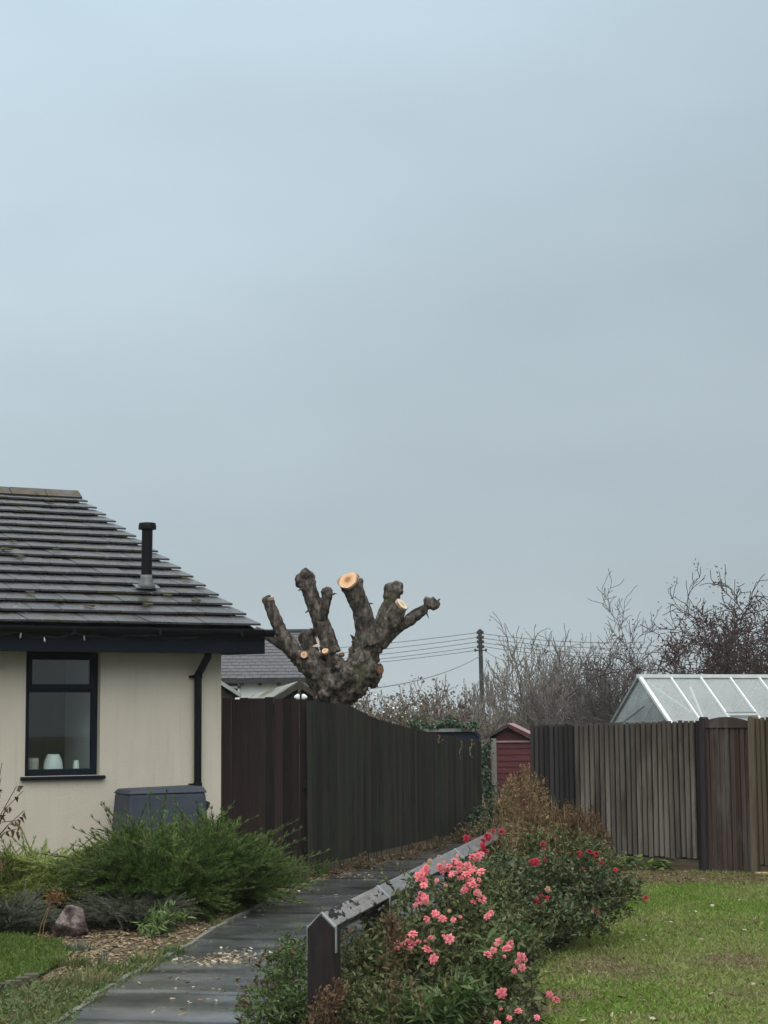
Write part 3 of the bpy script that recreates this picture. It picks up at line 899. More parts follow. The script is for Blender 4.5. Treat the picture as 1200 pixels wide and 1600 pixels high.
full_me = MB().hexa(tile_pts(-TWID + 0.007, 0.0)).mesh('roof_tile'); full_me.materials.append(M['tile'])
half_me = MB().hexa(tile_pts(-TWID / 2 + 0.007, 0.0)).mesh('roof_tile_half'); half_me.materials.append(M['tile'])
rest = MB()
for c in range(NC):
    x = XV
    s0 = c * GA
    base = roofpt(0, s0, 0)
    first_half = (c % 2 == 1)
    while x > -HL:
        me, wd = (half_me, TWID / 2) if first_half else (full_me, TWID)
        first_half = False
        lim = -3.1 - c * 0.09
        if x > lim:
            o = link('roof_tile', me, roof)
            o.location = (x, base.y + rnd.uniform(-0.003, 0.003), base.z + rnd.uniform(-0.0015, 0.0015))
            o.rotation_euler = (rnd.gauss(0, 0.004), rnd.gauss(0, 0.004), rnd.gauss(0, 0.003))
        else:
            vs = [Vector((x, base.y, base.z)) + v for v in tile_pts(-wd + 0.007, 0.0)]
            rest.hexa(vs)
        x -= wd
tag(rest.build('roof_tiles_beyond', M['tile'], roof), kind='stuff')
# ridge tiles: angular caps
x = XV - 0.01
i = 0
while x > -HL:
    ln = 0.46
    m = MB()
    hgt, half, dn = 0.055, 0.17, 0.05
    zz = ap.z - 0.01
    sec = [(-half, -dn), (0, hgt), (half, -dn), (half - 0.02, -dn - 0.02), (0, hgt - 0.03), (-half + 0.02, -dn - 0.02)]
    m.prism([(0, a, b) for a, b in sec], (0, 0, 0), (-ln + 0.012, 0, 0))
    o = m.build('ridge_tile', M['ridge'], roof)
    o.location = (x, YR, zz + rnd.uniform(-0.004, 0.004))
    x -= ln
    i += 1
    if i > 7: break
if x > -HL:
    m = MB(); m.prism([(0, a, b) for a, b in sec], (0, 0, 0), (-(x + HL), 0, 0))
    o = m.build('ridge_tile', M['ridge'], roof); o.location = (x, YR, zz)

# moss and lichen lumps on the tiles
for px, py, r in ((60, 772, .04), (40, 770, .035), (78, 781, .05), (8, 858, .06), (30, 868, .05), (88, 858, .035), (48, 925, .04), (92, 938, .045), (140, 946, .045), (262, 930, .04), (306, 938, .045), (290, 904, .04), (20, 846, .04), (232, 944, .05)):
    p = hl(PL(px, py, hw(0, YE, ZE) , (hx.cross(hw(*sdir) - HC)).normalized()))
    bm = bmesh.new()
    bmesh.ops.create_icosphere(bm, subdivisions=2, radius=1.0)
    for v in bm.verts:
        v.co *= 1 + 0.9 * mnoise.noise(v.co * 2.3 + Vector((px, py, 0)))
        v.co = Vector((v.co.x * r * 1.3, v.co.y * r * .7, v.co.z * r * 0.20))
    me = bpy.data.meshes.new('moss_clump'); bm.to_mesh(me); bm.free()
    o = link('moss_clump', me, roof, M['moss'])
    o.location = p + snrm * 0.002
    o.rotation_euler = (math.atan2(sdir.z, sdir.y), 0, rnd.uniform(-.4, .4))

# fascia, soffit, gutter
MB().box(-HL, 0.30, -0.40, -0.372, ZE - 0.30, ZE - 0.06).build('fascia', M['navy'], house, bevel=0.004)
MB().box(-HL, 0.298, -0.372, 0.0, ZE - 0.225, ZE - 0.205).build('soffit', M['navy'], house)
MB().add([(0.20, -0.371, ZE - 0.30), (0.298, -0.371, ZE - 0.30), (0.298, 0.5, ZE - 0.28), (0.20, 0.5, ZE - 0.28), (0.20, -0.371, ZE - 0.10), (0.298, -0.371, ZE - 0.10), (0.298, 0.5, ZE + 0.16), (0.20, 0.5, ZE + 0.16)],
         [(0, 3, 2, 1), (4, 5, 6, 7), (0, 1, 5, 4), (1, 2, 6, 5), (2, 3, 7, 6), (3, 0, 4, 7)]).build('gable_box_end', M['navy'], house)
MB().prism([(0, -0.02, -0.07), (0, 0.02, 0.09), (0, 0.0, 0.09), (0, -0.04, -0.07)], (0, 0, 0), (0, 0, 0.001)) if False else None
gb = MB()
for xx in (XV - 0.075, XV - 0.05):
    pass
gb.hexa([roofpt(XV - 0.08, 0.0, -0.28), roofpt(XV - 0.055, 0.0, -0.28), roofpt(XV - 0.055, SLEN, -0.28), roofpt(XV - 0.08, SLEN, -0.28),
         roofpt(XV - 0.08, 0.0, -0.062), roofpt(XV - 0.055, 0.0, -0.062), roofpt(XV - 0.055, SLEN, -0.062), roofpt(XV - 0.08, SLEN, -0.062)])
gb.build('barge_board', M['navy'], house)
gm = MB()
prof = []
gr = 0.062
for k in range(13):
    t = math.pi + math.pi * k / 12
    prof.append((gr * math.cos(t), gr * math.sin(t)))
inner = [(0.9 * a, 0.9 * b) for a, b in prof[::-1]]
gx1 = XV + 0.10
gm.prism([(0, a, b) for a, b in prof + inner], (-HL, YE - 0.045, ZE - 0.075), (gx1 + HL, 0, 0))
gm.prism([(0, a, b) for a, b in prof], (gx1 - 0.004, YE - 0.045, ZE - 0.075), (0.012, 0, 0))
gut = gm.build('gutter', M['black'], house)
for k in range(9):
    xx = XV - 0.25 - k * 0.85
    MB().box(xx - 0.016, xx + 0.016, YE - 0.112, YE + 0.02, ZE - 0.145, ZE - 0.075).build('bracket', M['black'], gut, bevel=0.01)

# downpipe with its swan neck and shoe
pu, pc, pd = HF(325.5, 1028, -0.31), HF(309.5, 1053, -0.06), HF(309.0, 1246, -0.06)
dpz = [Vector((pu.x, -0.31, ZE - 0.14)), Vector((pu.x, -0.31, pu.z + 0.045)), Vector((pu.x - 0.004, -0.302, pu.z + 0.01)), Vector((pc.x + 0.012, -0.075, pc.z + 0.02)), Vector((pc.x, -0.06, pc.z - 0.02)), Vector((pc.x, -0.06, pd.z))]
pb = pu
dp = MB().tube(dpz, 0.037, 14).build('downpipe', M['black'], house, smooth=False)
for py in (1057, 1226):
    bz = HF(309, py, -0.06).z
    MB().box(pc.x - 0.075, pc.x + 0.046, -0.045, 0.0, bz - 0.012, bz + 0.012).tube([(pc.x, -0.06, bz - 0.02), (pc.x, -0.06, bz + 0.02)], 0.044, 14).build('bracket', M['black'], dp)
MB().tube([(pb.x, -0.31, ZE - 0.20), (pb.x, -0.31, ZE - 0.13)], 0.046, 14).build('collar', M['black'], dp)
MB().tube([(pc.x, -0.06, pd.z + 0.03), (pc.x, -0.06, pd.z - 0.03), (pc.x + 0.03, -0.09, pd.z - 0.06), (pc.x + 0.085, -0.13, pd.z - 0.085)], [0.044, 0.044, 0.043, 0.042], 14).build('shoe', M['black'], dp)

# flue with cap and flashing on the roof slope
fp = hl(PL(228.5, 918, hw(0, YE, ZE), (hx.cross(hw(*sdir) - HC)).normalized()))
fr_ = 0.056
ftz = hl(PL(231, 822, hw(0, fp.y, 0), hy)).z
flue = MB().tube([(fp.x, fp.y, fp.z - 0.1), (fp.x + 0.008, fp.y, ftz - 0.02)], fr_, 20).build('flue_pipe', M['black'], house)
MB().lathe([(0.075, -0.035), (0.092, -0.035), (0.092, 0.0), (0.086, 0.03), (0.05, 0.036), (0.0, 0.036)], (fp.x + 0.008, fp.y, ftz), 24).build('cap', M['black'], flue)
MB().lathe([(0.105, -0.02), (0.085, 0.03), (0.062, 0.10), (0.058, 0.13)], (fp.x, fp.y, fp.z), 20).build('collar', M['lead'], flue, smooth=True)
fl = MB().box(-0.12, 0.14, -0.06, 0.09, -0.004, 0.010).build('flashing', M['lead'], flue, bevel=0.004)
fl.location = fp + snrm * 0.004
fl.rotation_euler = (math.atan2(sdir.z, sdir.y), 0, 0)

# string of small lights under the gutter
sl = empty('string_lights', hw(-1.5, YE - 0.12, ZE - 0.16), TH)
tag(sl, 'string of small clear bulbs hanging along the black gutter', 'lights')
cpts = []
for k in range(60):
    xx = -2.2 + k * 0.055
    cpts.append((xx + 0.0, 0.012 * math.sin(k * 0.7), 0.02 * math.sin(k * 0.55) - 0.012 * math.cos(k * 1.3)))
MB().tube(cpts, 0.0035, 5).build('cable', M['black'], sl)
for k in (3, 9, 12, 18, 27, 31, 38):
    b = MB().lathe([(0.002, -0.052), (0.008, -0.045), (0.010, -0.03), (0.006, -0.012), (0.004, 0.0)], (0, 0, 0), 8).build('bulb', M['bulb'], sl, smooth=True)
    b.location = (cpts[k][0], cpts[k][1] - 0.005, cpts[k][2] - 0.004)
    b.rotation_euler = (rnd.uniform(-.5, .5), rnd.uniform(-.5, .5), 0)

# pots on the inner sill
VZ = WB + 0.052
for name, px, r, h, m, lab, prof in (
        ('white_vase', 83, 0.094, 0.148, M['ceramic_white'], 'squat white vase narrowing to its rim behind the window', [(0.97, 0), (1.0, .08), (0.97, .35), (.88, .62), (.72, .85), (.60, 1.0), (.52, 1.0), (.5, .9)]),
        ('tan_pot', 52, 0.052, 0.115, M['ceramic_tan'], 'tan straight pot on the inner window sill beside white vase', [(.85, 0), (.95, .1), (1, .6), (.92, 1.0), (.82, 1.0), (.8, .9)]),
        ('small_jar', 119, 0.030, 0.086, M['ceramic_white'], 'small pale jar with white lid on the inner window sill', [(.95, 0), (1, .1), (1, .6), (.8, .68), (.8, 1.0), (.7, 1.0)])):
    p = HF(px, 1195, 0.24)
    o = MB().lathe([(a * r, b * h) for a, b in prof], (0, 0, 0), 28).build(name, m, None, smooth=True)
    o.location = hw(p.x, 0.24, VZ)
    tag(o, lab, 'vase' if 'vase' in name else ('pot' if 'pot' in name else 'jar'))

# grey garden tank against the wall
ta, tb2 = HF(187, 1290, -0.45), HF(316, 1290, -0.45)
tt = HF(250, 1233, -0.45).z
tx0, tx1 = ta.x, tb2.x
tank = empty('storage_tank', hw((tx0 + tx1) / 2, -0.45, 0), TH)
tag(tank, 'blue grey plastic garden tank standing against the cream wall', 'tank')
hw_ = (tx1 - tx0) / 2
bt = MB().hexa([(-hw_ - .03, -.22, 0.0), (hw_ + .03, -.22, 0.0), (hw_ + .03, .30, 0.0), (-hw_ - .03, .30, 0.0), (-hw_ + .035, -.17, tt - .03), (hw_ - .03, -.17, tt - .03), (hw_ - .03, .26, tt - .03), (-hw_ + .035, .26, tt - .03)])
bt.build('body', M['tank'], tank, bevel=0.03, segs=3)
MB().hexa([(-hw_ + .022, -.185, tt - .038), (hw_ - .017, -.185, tt - .038), (hw_ - .017, .275, tt - .038), (-hw_ + .022, .275, tt - .038),
           (-hw_ + .06, -.15, tt + .008), (hw_ - .05, -.15, tt + .024), (hw_ - .05, .24, tt + .024), (-hw_ + .06, .24, tt + .008)]).build('lid', M['tank'], tank, bevel=0.016, segs=3)

# ------------------------------------------------------------------ fences
def board_mesh(name, gap=0.08):
    """unit board: x 0..1, z 0..1, wedge section with its thick edge to the right"""
    m = MB()
    m.hexa([(0.0, -0.008, 0), (1.0 - gap, -0.020, 0), (1.0 - gap, 0, 0), (0, 0, 0), (0.0, -0.008, 1), (1.0 - gap, -0.020, 1), (1.0 - gap, 0, 1), (0, 0, 1)])
    return m.mesh(name)


def board_run(root, a, b, n, ztop, zbot, me, mats, name='board', tilt=0.004, jitter=0.006, pick=None):
    a, b = Vector(a), Vector(b)
    d = b - a; L = d.length; ang = math.atan2(d.y, d.x)
    for i in range(n):
        t = i / n
        p = a + d * t
        zb, zt_ = zbot(t), ztop(t + 0.5 / n) + rnd.uniform(-jitter, jitter)
        mt = mats[pick(i) if pick else 0]
        key = me.name + mt.name
        if key not in BOARD_CACHE:
            c = me.copy(); c.materials.clear(); c.materials.append(mt); BOARD_CACHE[key] = c
        o = link(name, BOARD_CACHE[key], root)
        o.matrix_world = Matrix.Identity(4)
        o.location = Vector((p.x, p.y, zb)) - root.location
        o.rotation_euler = (rnd.gauss(0, tilt * 0.5), rnd.gauss(0, tilt), ang + rnd.gauss(0, 0.01))
        o.scale = (L / n * rnd.uniform(0.985, 1.03), rnd.uniform(0.85, 1.3), zt_ - zb)
    return root


BOARD_CACHE = {}
bme = board_mesh('fence_board')

# brown panel between the house and the green fence
a = P(347, 1370, 18.35); b = P(482, 1370, 18.75)
a.z = b.z = 0
root = empty('brown_fence_panel', a)
tag(root, 'dark brown board fence panel joining the bungalow corner', 'fence')
za, zb_ = P(347, 1089, 18.35).z, P(482, 1094, 18.75).z
board_run(root, a, b, 10, lambda t: za + (zb_ - za) * t - 0.012 * math.sin(t * 9), lambda t: 0.0, bme, [M['fence_brown']], jitter=0.010)
d = (b - a)
for z in (0.35, 1.4):
    MB().bar(Vector((0, 0.03, z)), d + Vector((0, 0.03, z)), 0.06, 0.08).build('rail', M['fence_brown'], root)

# green-black fence running away along the path
A, B = P(481, 1365, 18.6), P(752, 1303, 25.2)
A.z = B.z = 0
dAB = B - A
nAB = Vector((-dAB.y, dAB.x, 0)).normalized()
prof_px = [(481, 1095), (500, 1097), (530, 1099), (543, 1101), (556, 1108), (570, 1116), (590, 1124), (613, 1131), (640, 1138), (663, 1143), (700, 1150), (730, 1156), (752, 1158.5)]
prof_t = []
for px, py in prof_px:
    p = PL(px, py, A, nAB)
    prof_t.append(((p - A).dot(dAB) / dAB.length_squared, p.z))
pt_, pz_ = [t for t, z in prof_t], [z for t, z in prof_t]
root = empty('green_fence', A)
tag(root, 'long green black board fence running away beside the path', 'fence')
board_run(root, A, B, 72, lambda t: float(np.interp(t, pt_, pz_)), lambda t: 0.04, bme, [M['fence_green']], jitter=0.006)
for z in (0.3, 0.95):
    MB().bar(Vector((-0.02, 0.05, z)), dAB + Vector((-0.02, 0.05, z)), 0.05, 0.08).build('rail', M['fence_green'], root)
gbm = MB()
gbm.bar(Vector((0, -0.012, 0.055)), dAB + Vector((0, -0.012, 0.055)), 0.03, 0.11)
gbm.build('gravel_board', M['gravel_board'], root)

# concrete post with ivy at the far end of it
pp = P(763, 1310, 25.6); pp.z = 0
zt_ = P(772, 1154, 25.6).z
xx = P(772, 1200, 25.6).x
post = MB().box(-0.035, 0.035, -0.035, 0.035, 0, zt_).build('fence_post', M['concrete'], None, bevel=0.006)
post.location = (xx, 25.6, 0)
tag(post, 'slim grey fence post beside the ivy near red shed', 'post')

# right-hand fence: dark panel then weathered grey panel, battens over a recessed backing
def R(px, z=0.0):
    y = fr_Y(px)
    p = P(px, 1300, y); p.z = z
    return p


def zR(px, py):
    return P(px, py, fr_Y(px)).z


def batten_mesh(name):
    m = MB()
    m.hexa([(0.10, -0.018, 0), (0.70, -0.026, 0), (0.74, 0, 0), (0.06, 0, 0), (0.10, -0.018, 1), (0.70, -0.026, 1), (0.74, 0, 1), (0.06, 0, 1)])
    return m.mesh(name)


batt = batten_mesh('fence_batten')


def batten_fence(name, label, px0, px1, n, mats, pick=None, bottom=0.13, top=(1133, 1125)):
    a, b = R(px0), R(px1)
    root = empty(name, a)
    tag(root, label, 'fence')
    z0 = zR(px0, top[0]); z1 = zR(px1, top[1])
    board_run(root, a, b, n, lambda t: z0 + (z1 - z0) * t, lambda t: bottom + rnd.uniform(-0.012, 0.012), batt, mats, tilt=0.0035, jitter=0.008, pick=pick)
    d = b - a
    nrm = Vector((-d.y, d.x, 0)).normalized()
    lean = 0.0
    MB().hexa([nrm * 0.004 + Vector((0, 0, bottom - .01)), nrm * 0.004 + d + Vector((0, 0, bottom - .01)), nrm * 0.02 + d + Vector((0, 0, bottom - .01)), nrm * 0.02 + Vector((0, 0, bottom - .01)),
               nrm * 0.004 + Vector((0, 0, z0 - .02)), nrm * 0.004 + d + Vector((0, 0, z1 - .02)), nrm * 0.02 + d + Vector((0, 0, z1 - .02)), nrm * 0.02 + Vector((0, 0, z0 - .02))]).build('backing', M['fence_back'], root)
    MB().hexa([-nrm * 0.012, d - nrm * 0.012, d + nrm * 0.02, nrm * 0.02, -nrm * 0.012 + Vector((0, 0, bottom - .012)), d - nrm * 0.012 + Vector((0, 0, bottom - .012)), d + nrm * 0.02 + Vector((0, 0, bottom - .012)), nrm * 0.02 + Vector((0, 0, bottom - .012))]).build('gravel_board', M['gravel_board'], root)
    return root


batten_fence('dark_fence_panel', 'dark stained fence panel between red shed and grey panel', 831, 901, 9, [M['fence_dark']], top=(1133.5, 1131), bottom=0.12)
batten_fence('grey_fence_panel', 'weathered grey vertical batten fence panel behind the roses', 901.5, 1091, 23, [M['fence_grey'], M['fence_dark']], pick=lambda i: 0, top=(1131, 1125.5), bottom=0.14)

# garden gate with its posts
root = empty('garden_gate', R(1106))
tag(root, 'narrow dark brown board gate with arched top rail', 'gate')
ga, gb_ = R(1106), R(1177)
gd = gb_ - ga
gbot = 0.02
g_top = lambda t: zR(1106 + 71 * t, 1127 - 7.0 * math.sin(math.pi * min(max(t, 0), 1)))
board_run(root, ga, gb_, 9, lambda t: g_top(t) - 0.045, lambda t: gbot, bme, [M['gate']], jitter=0.004)
gnb = Vector((-gd.y, gd.x, 0)).normalized()
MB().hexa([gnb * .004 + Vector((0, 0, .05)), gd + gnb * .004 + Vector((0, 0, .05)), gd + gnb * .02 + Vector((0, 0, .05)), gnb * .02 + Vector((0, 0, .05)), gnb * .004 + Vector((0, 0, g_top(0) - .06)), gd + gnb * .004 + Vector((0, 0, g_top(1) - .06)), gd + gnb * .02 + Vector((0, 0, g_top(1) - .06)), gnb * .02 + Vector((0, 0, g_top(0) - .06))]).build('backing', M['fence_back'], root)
arc_m = MB()
gl, gn = gd.length, Vector((-gd.y, gd.x, 0)).normalized()
ptsU, ptsL = [], []
for k in range(17):
    t = k / 16
    q_ = gd * t
    ptsU.append(Vector((q_.x, q_.y, g_top(t))) - gn * 0.03); ptsL.append(Vector((q_.x, q_.y, zR(1106 + 71 * t, 1137))) - gn * 0.03)
arc_m.prism(ptsU + ptsL[::-1], (0, 0, 0), gn * 0.028)
arc_m.build('arched_rail', M['gate'], root)


def gate_post(px, wpx, py_top, m, name, label):
    a = R(px); wv = wpx / F * fr_Y(px)
    zt = zR(px, py_top)
    prof = [(wv / 2 * math.cos(t), wv / 2 * math.sin(t) * 0.75) for t in [math.pi * k / 10 for k in range(11)]]
    poly = [(-wv / 2, 0, 0), (wv / 2, 0, 0)] + [(c, 0, zt - wv * 0.37 + s) for c, s in prof]
    m_ = MB().prism(poly, (0, -0.05, 0), (0, 0.09, 0))
    o = m_.build(name, m, None, bevel=0.004)
    o.location = a
    o.rotation_euler = (0, math.radians(0.6), math.atan2(gd.y, gd.x))
    tag(o, label, 'post')
    return o


gate_post(1103, 9, 1120, M['post_dark'], 'gate_post', 'black round topped gate post at the end of grey fence')
gate_post(1180.5, 11, 1119, M['gate_post'], 'gate_post', 'ochre round topped gate post on the far side of gate')
dk = MB().box(0, 0.055, -0.02, 0.02, 0, zR(1094, 1126)).build('jamb_board', M['post_dark'], root)
dk.location = R(1092) - root.location
batten_fence('end_fence_panel', 'brown fence panel beyond the ochre gate post at picture edge', 1187, 1290, 13, [M['gate'], M['gate_post']], pick=lambda i: 1 if i in (0, 1, 4) else 0, top=(1122, 1119), bottom=0.12)
cb = MB().box(-0.10, 0.14, -0.04, 0.04, 0, 0.055).build('timber_block', M['raw_wood'], None, bevel=0.004)
cb.location = R(1192) + Vector((0.0, -0.06, 0.0)); tag(cb, 'pale raw timber block at the foot of ochre gate post', 'timber')
cb = MB().box(-0.045, 0.045, -0.03, 0.03, 0, 0.035).build('timber_block', M['gravel_board'], None, bevel=0.004)
cb.location = R(1083) + Vector((0, -0.06, 0)); tag(cb, 'small grey wood block at the foot of grey fence', 'timber')

# ------------------------------------------------------------------ knee rail
K0, K1 = Vector((-0.352, 9.36 * 1.0, 0)), Vector((1.16, 17.4, 0))
K0 = P(501, 1427, 9.30); KZ = K0.z; K0.z = 0
K1 = G(787, 1289, KZ); K1.z = 0
kd = (K1 - K0).normalized(); ks = Vector((kd.y, -kd.x, 0))
rail_root = empty('knee_rail', K0)
tag(rail_root, 'low diamond section timber rail on posts between path and roses', 'rail')
ph = 0.069


def kpos(px, py):
    p = G(px, py, KZ); p.z = 0
    return (p - K0).dot(kd)


stations = [0.0, kpos(589, 1384), kpos(708, 1326), (K1 - K0).length]
kang = math.atan2(kd.y, kd.x) - math.pi / 2       # object local y runs along the rail
for i in range(3):
    s0, s1 = stations[i] + (0.012 if i == 0 else 0.003), stations[i + 1] - 0.003
    n = 14
    m = MB()
    prof = [(0, 0), (ph, -ph), (0, -2 * ph), (-ph, -ph)]
    m.prism([(a, 0, b) for a, b in prof], (0, 0, 0), (0, s1 - s0, 0))
    o = m.build('rail', M['rail_worn'] if i == 0 else M['rail'], rail_root, bevel=0.006)
    if i == 0: o['label'] = 'rail section with black flaking cracks'
    o.location = kd * s0 + Vector((0, 0, KZ))
    o.rotation_euler = (0, 0, kang)
for i, s in enumerate(stations):
    m = MB()
    pw = 0.071
    poly = [(-pw, 0, 0), (pw, 0, 0), (pw, 0, KZ - pw - 0.006), (0, 0, KZ - 0.006), (-pw, 0, KZ - pw - 0.006)]
    if i in (1, 2):
        poly = [(-pw, 0, 0), (pw, 0, 0), (pw, 0, KZ - pw - 0.012), (0, 0, KZ - 2 * pw - 0.02), (-pw, 0, KZ - pw - 0.012)]
    m.prism(poly, (0, -0.0 if i == 0 else -0.075, 0), (0, 0.012 if i == 0 else 0.15, 0))
    if i == 0:
        m.prism([(-pw, 0, 0), (pw, 0, 0), (pw, 0, KZ - pw - 0.012), (0, 0, KZ - 2 * pw - 0.02), (-pw, 0, KZ - pw - 0.012)], (0, 0.012, 0), (0, 0.14, 0))
    o = m.build('post', M['rail_post'], rail_root, bevel=0.005)
    o.location = kd * s; o.rotation_euler = (0, 0, kang)
    # galvanised strap over the rail and down the post
    st = MB()
    e = 0.004
    for sg in (-1, 1):
        o1 = [(0, 0, KZ + e), (sg * (ph + e), 0, KZ - ph), (sg * (ph - 0.0), 0, KZ - ph - 0.004), (0, 0, KZ + 0.0005)]
        if sg < 0: o1 = o1[::-1]
        st.prism(o1, (0, 0.004, 0), (0, 0.034, 0))
        b0, b1 = sg * (pw + 0.0005), sg * (pw + 0.0045)
        st.box(min(b0, b1), max(b0, b1), 0.004, 0.038, KZ - ph - 0.13, KZ - ph + 0.004)
    o = st.build('strap', M['strap'], rail_root)
    o.location = kd * s + (kd * 0.008 if i == 0 else kd * -0.02); o.rotation_euler = (0, 0, kang)

# ------------------------------------------------------------------ the pollarded tree
TY = 22.0
PM = TY / F


def ball(bm, c, r, sub=2):
    bmesh.ops.create_icosphere(bm, subdivisions=sub, radius=r, matrix=Matrix.Translation(c))


clouds = bpy.data.textures.new('bark_lumps', 'CLOUDS'); clouds.noise_scale = 0.16; clouds.noise_depth = 3
fine = bpy.data.textures.new('bark_ridges', 'CLOUDS'); fine.noise_scale = 0.045; fine.noise_depth = 2


def woody(name, chains, blobs=(), parent=None, voxel=0.022, lump=0.05, m='bark'):
    """chains: lists of (px, py, radius px, dY); they fuse into one gnarled surface"""
    mb = MB()
    for ch in chains:
        pts = np.array([[*P(x, y, TY + dy), r * PM] for x, y, r, dy in ch])
        n = len(pts)
        t = np.linspace(0, n - 1, (n - 1) * 6 + 1)
        # smooth interpolation through the stations
        dense = []
        for tt_ in t:
            i = min(int(tt_), n - 2); f = tt_ - i
            p0, p1, p2, p3 = pts[max(i - 1, 0)], pts[i], pts[i + 1], pts[min(i + 2, n - 1)]
            dense.append(0.5 * ((2 * p1) + (-p0 + p2) * f + (2 * p0 - 5 * p1 + 4 * p2 - p3) * f * f + (-p0 + 3 * p1 - 3 * p2 + p3) * f ** 3))
        dense = np.array(dense)
        mb.tube([Vector(q[:3]) for q in dense], [max(q[3], 0.01) for q in dense], 16)
    me = mb.mesh(name)
    bm = bmesh.new(); bm.from_mesh(me)
    for x, y, r, dy in blobs:
        ball(bm, P(x, y, TY + dy), r * PM)
    bm.to_mesh(me); bm.free()
    o = link(name, me, parent, M[m])
    r = o.modifiers.new('remesh', 'REMESH'); r.mode = 'VOXEL'; r.voxel_size = voxel; r.use_smooth_shade = True
    sm = o.modifiers.new('smooth', 'SMOOTH'); sm.iterations = 3
    d1 = o.modifiers.new('lumps', 'DISPLACE'); d1.texture = clouds; d1.strength = lump; d1.mid_level = 0.52; d1.texture_coords = 'GLOBAL'
    d2 = o.modifiers.new('ridges', 'DISPLACE'); d2.texture = fine; d2.strength = lump * 0.8; d2.mid_level = 0.5; d2.texture_coords = 'GLOBAL'
    return o


tree = empty('pollarded_tree', (0, 0, 0))
tag(tree, 'hard pruned tree with thick cut stumps behind the fence', 'tree')
woody('trunk', [
    [(518, 1345, 40, 0), (518, 1200, 30, 0), (517, 1120, 25, 0), (519, 1088, 25, 0), (533, 1064, 25, 0)],
    [(524, 1098, 23, 0), (545, 1072, 24, -.05), (562, 1045, 24, -.05), (572, 1012, 22, 0), (577, 988, 19, 0)],
    [(510, 1112, 16, 0), (504, 1078, 15, 0), (490, 1050, 16, 0), (472, 1030, 13.5, 0), (455, 1016, 11, 0)],
    [(514, 1080, 20, .1), (513, 1050, 19, .12), (516, 1022, 16, .15)],
    [(574, 1015, 20, 0), (592, 993, 16, 0), (605, 979, 13, 0)],
    [(507, 1055, 14, .05), (492, 1030, 12, .05), (482, 1018, 11, .05)],
], [(580, 1046, 13, -.12), (588, 1054, 9, -.1), (522, 1070, 17, -.2), (541, 1058, 15, -.22), (508, 1084, 13, -.18), (555, 1074, 16, -.1), (532, 1046, 11, -.16), (476, 1024, 9, -.10), (508, 1021, 8, -.06), (527, 1032, 10, -.05), (582, 1064, 10, -.05), (566, 1078, 9, -.05), (598, 1000, 10, -.08), (586, 1012, 11, -.1)],
      tree, lump=0.095)
LIMBS = [
    ([(462, 1022, 13.5, 0), (445, 998, 11.8, 0), (432, 972, 10.2, 0), (424, 952, 9.2, 0), (418, 936, 9, 0)], [(418, 938, 9.2, 0)]),
    ([(470, 1030, 11, .1), (450, 1013, 9, .15), (428, 1000, 7.5, .2), (398, 983, 6.5, .25)], []),
    ([(518, 1022, 16, .12), (508, 990, 14.5, .12), (497, 960, 13.5, .12), (486, 930, 12, .12), (478, 908, 11.5, .12)], [(470, 905, 10.5, .1), (482, 903, 11.5, .12), (477, 896, 9, .05), (468, 912, 7, .1), (486, 909, 8, .08)]),
    ([(500, 972, 10, .08), (506, 952, 9.5, .08), (511, 932, 9, .08)], [(511, 926, 10, .08), (515, 930, 6, .03)]),
    ([(488, 1022, 14, .3), (481, 1003, 13, .3), (479, 992, 12, .3)], [(474, 996, 10, .28), (486, 990, 9, .28)]),
    ([(580, 1008, 21, -.05), (572, 980, 17.5, -.08), (565, 953, 15.5, -.12), (555, 930, 15.5, -.18), (547, 911, 16, -.24)], [(563, 908, 5, -.1), (561, 915, 6, -.1)]),
    ([(588, 1000, 13, .2), (597, 972, 12, .22), (606, 948, 11, .25), (613, 928, 11, .28)], [(609, 920, 10.5, .26), (620, 918, 11, .28), (623, 924, 8, .22), (606, 932, 8, .24), (618, 934, 8, .22)]),
    ([(588, 1004, 19, -.02), (604, 982, 16, -.06), (616, 963, 14, -.1), (626, 947, 12, -.14)], []),
    ([(600, 998, 12, .02), (622, 981, 9.5, .0), (645, 966, 8, -.02), (666, 951, 7.5, -.04)], [(669, 944, 8.5, -.04), (677, 946, 8.5, -.04), (682, 943, 6, -.02), (667, 938, 6, -.05), (676, 938, 5, -.05)]),
    ([(622, 984, 4.5, .0), (634, 967, 4.2, .0), (648, 955, 4.0, -.02), (668, 946, 4.5, -.04)], []),
]
for chs, bl in LIMBS:
    woody('limb', [chs], bl, tree, voxel=0.016, lump=0.032 if chs[0][2] > 5 else 0.012)
# small snags
for x, y, dx, dyp, r in ((474, 921, -8, 2, 2.0), (484, 954, -7, 4, 1.8), (575, 945, 8, -2, 1.6), (520, 929, 6, -1, 1.6), (665, 957, 5, 9, 1.5), (553, 1000, -5, -8, 2.5), (684, 940, 4, -4, 1.6)):
    p0, p1 = P(x, y, TY), P(x + dx, y + dyp, TY - 0.05)
    MB().tube([p0, (p0 + p1) / 2 + Vector((0, 0, 0.01)), p1], [r * PM, r * PM * 0.8, r * PM * 0.35], 6).build('snag', M['bark'], tree)


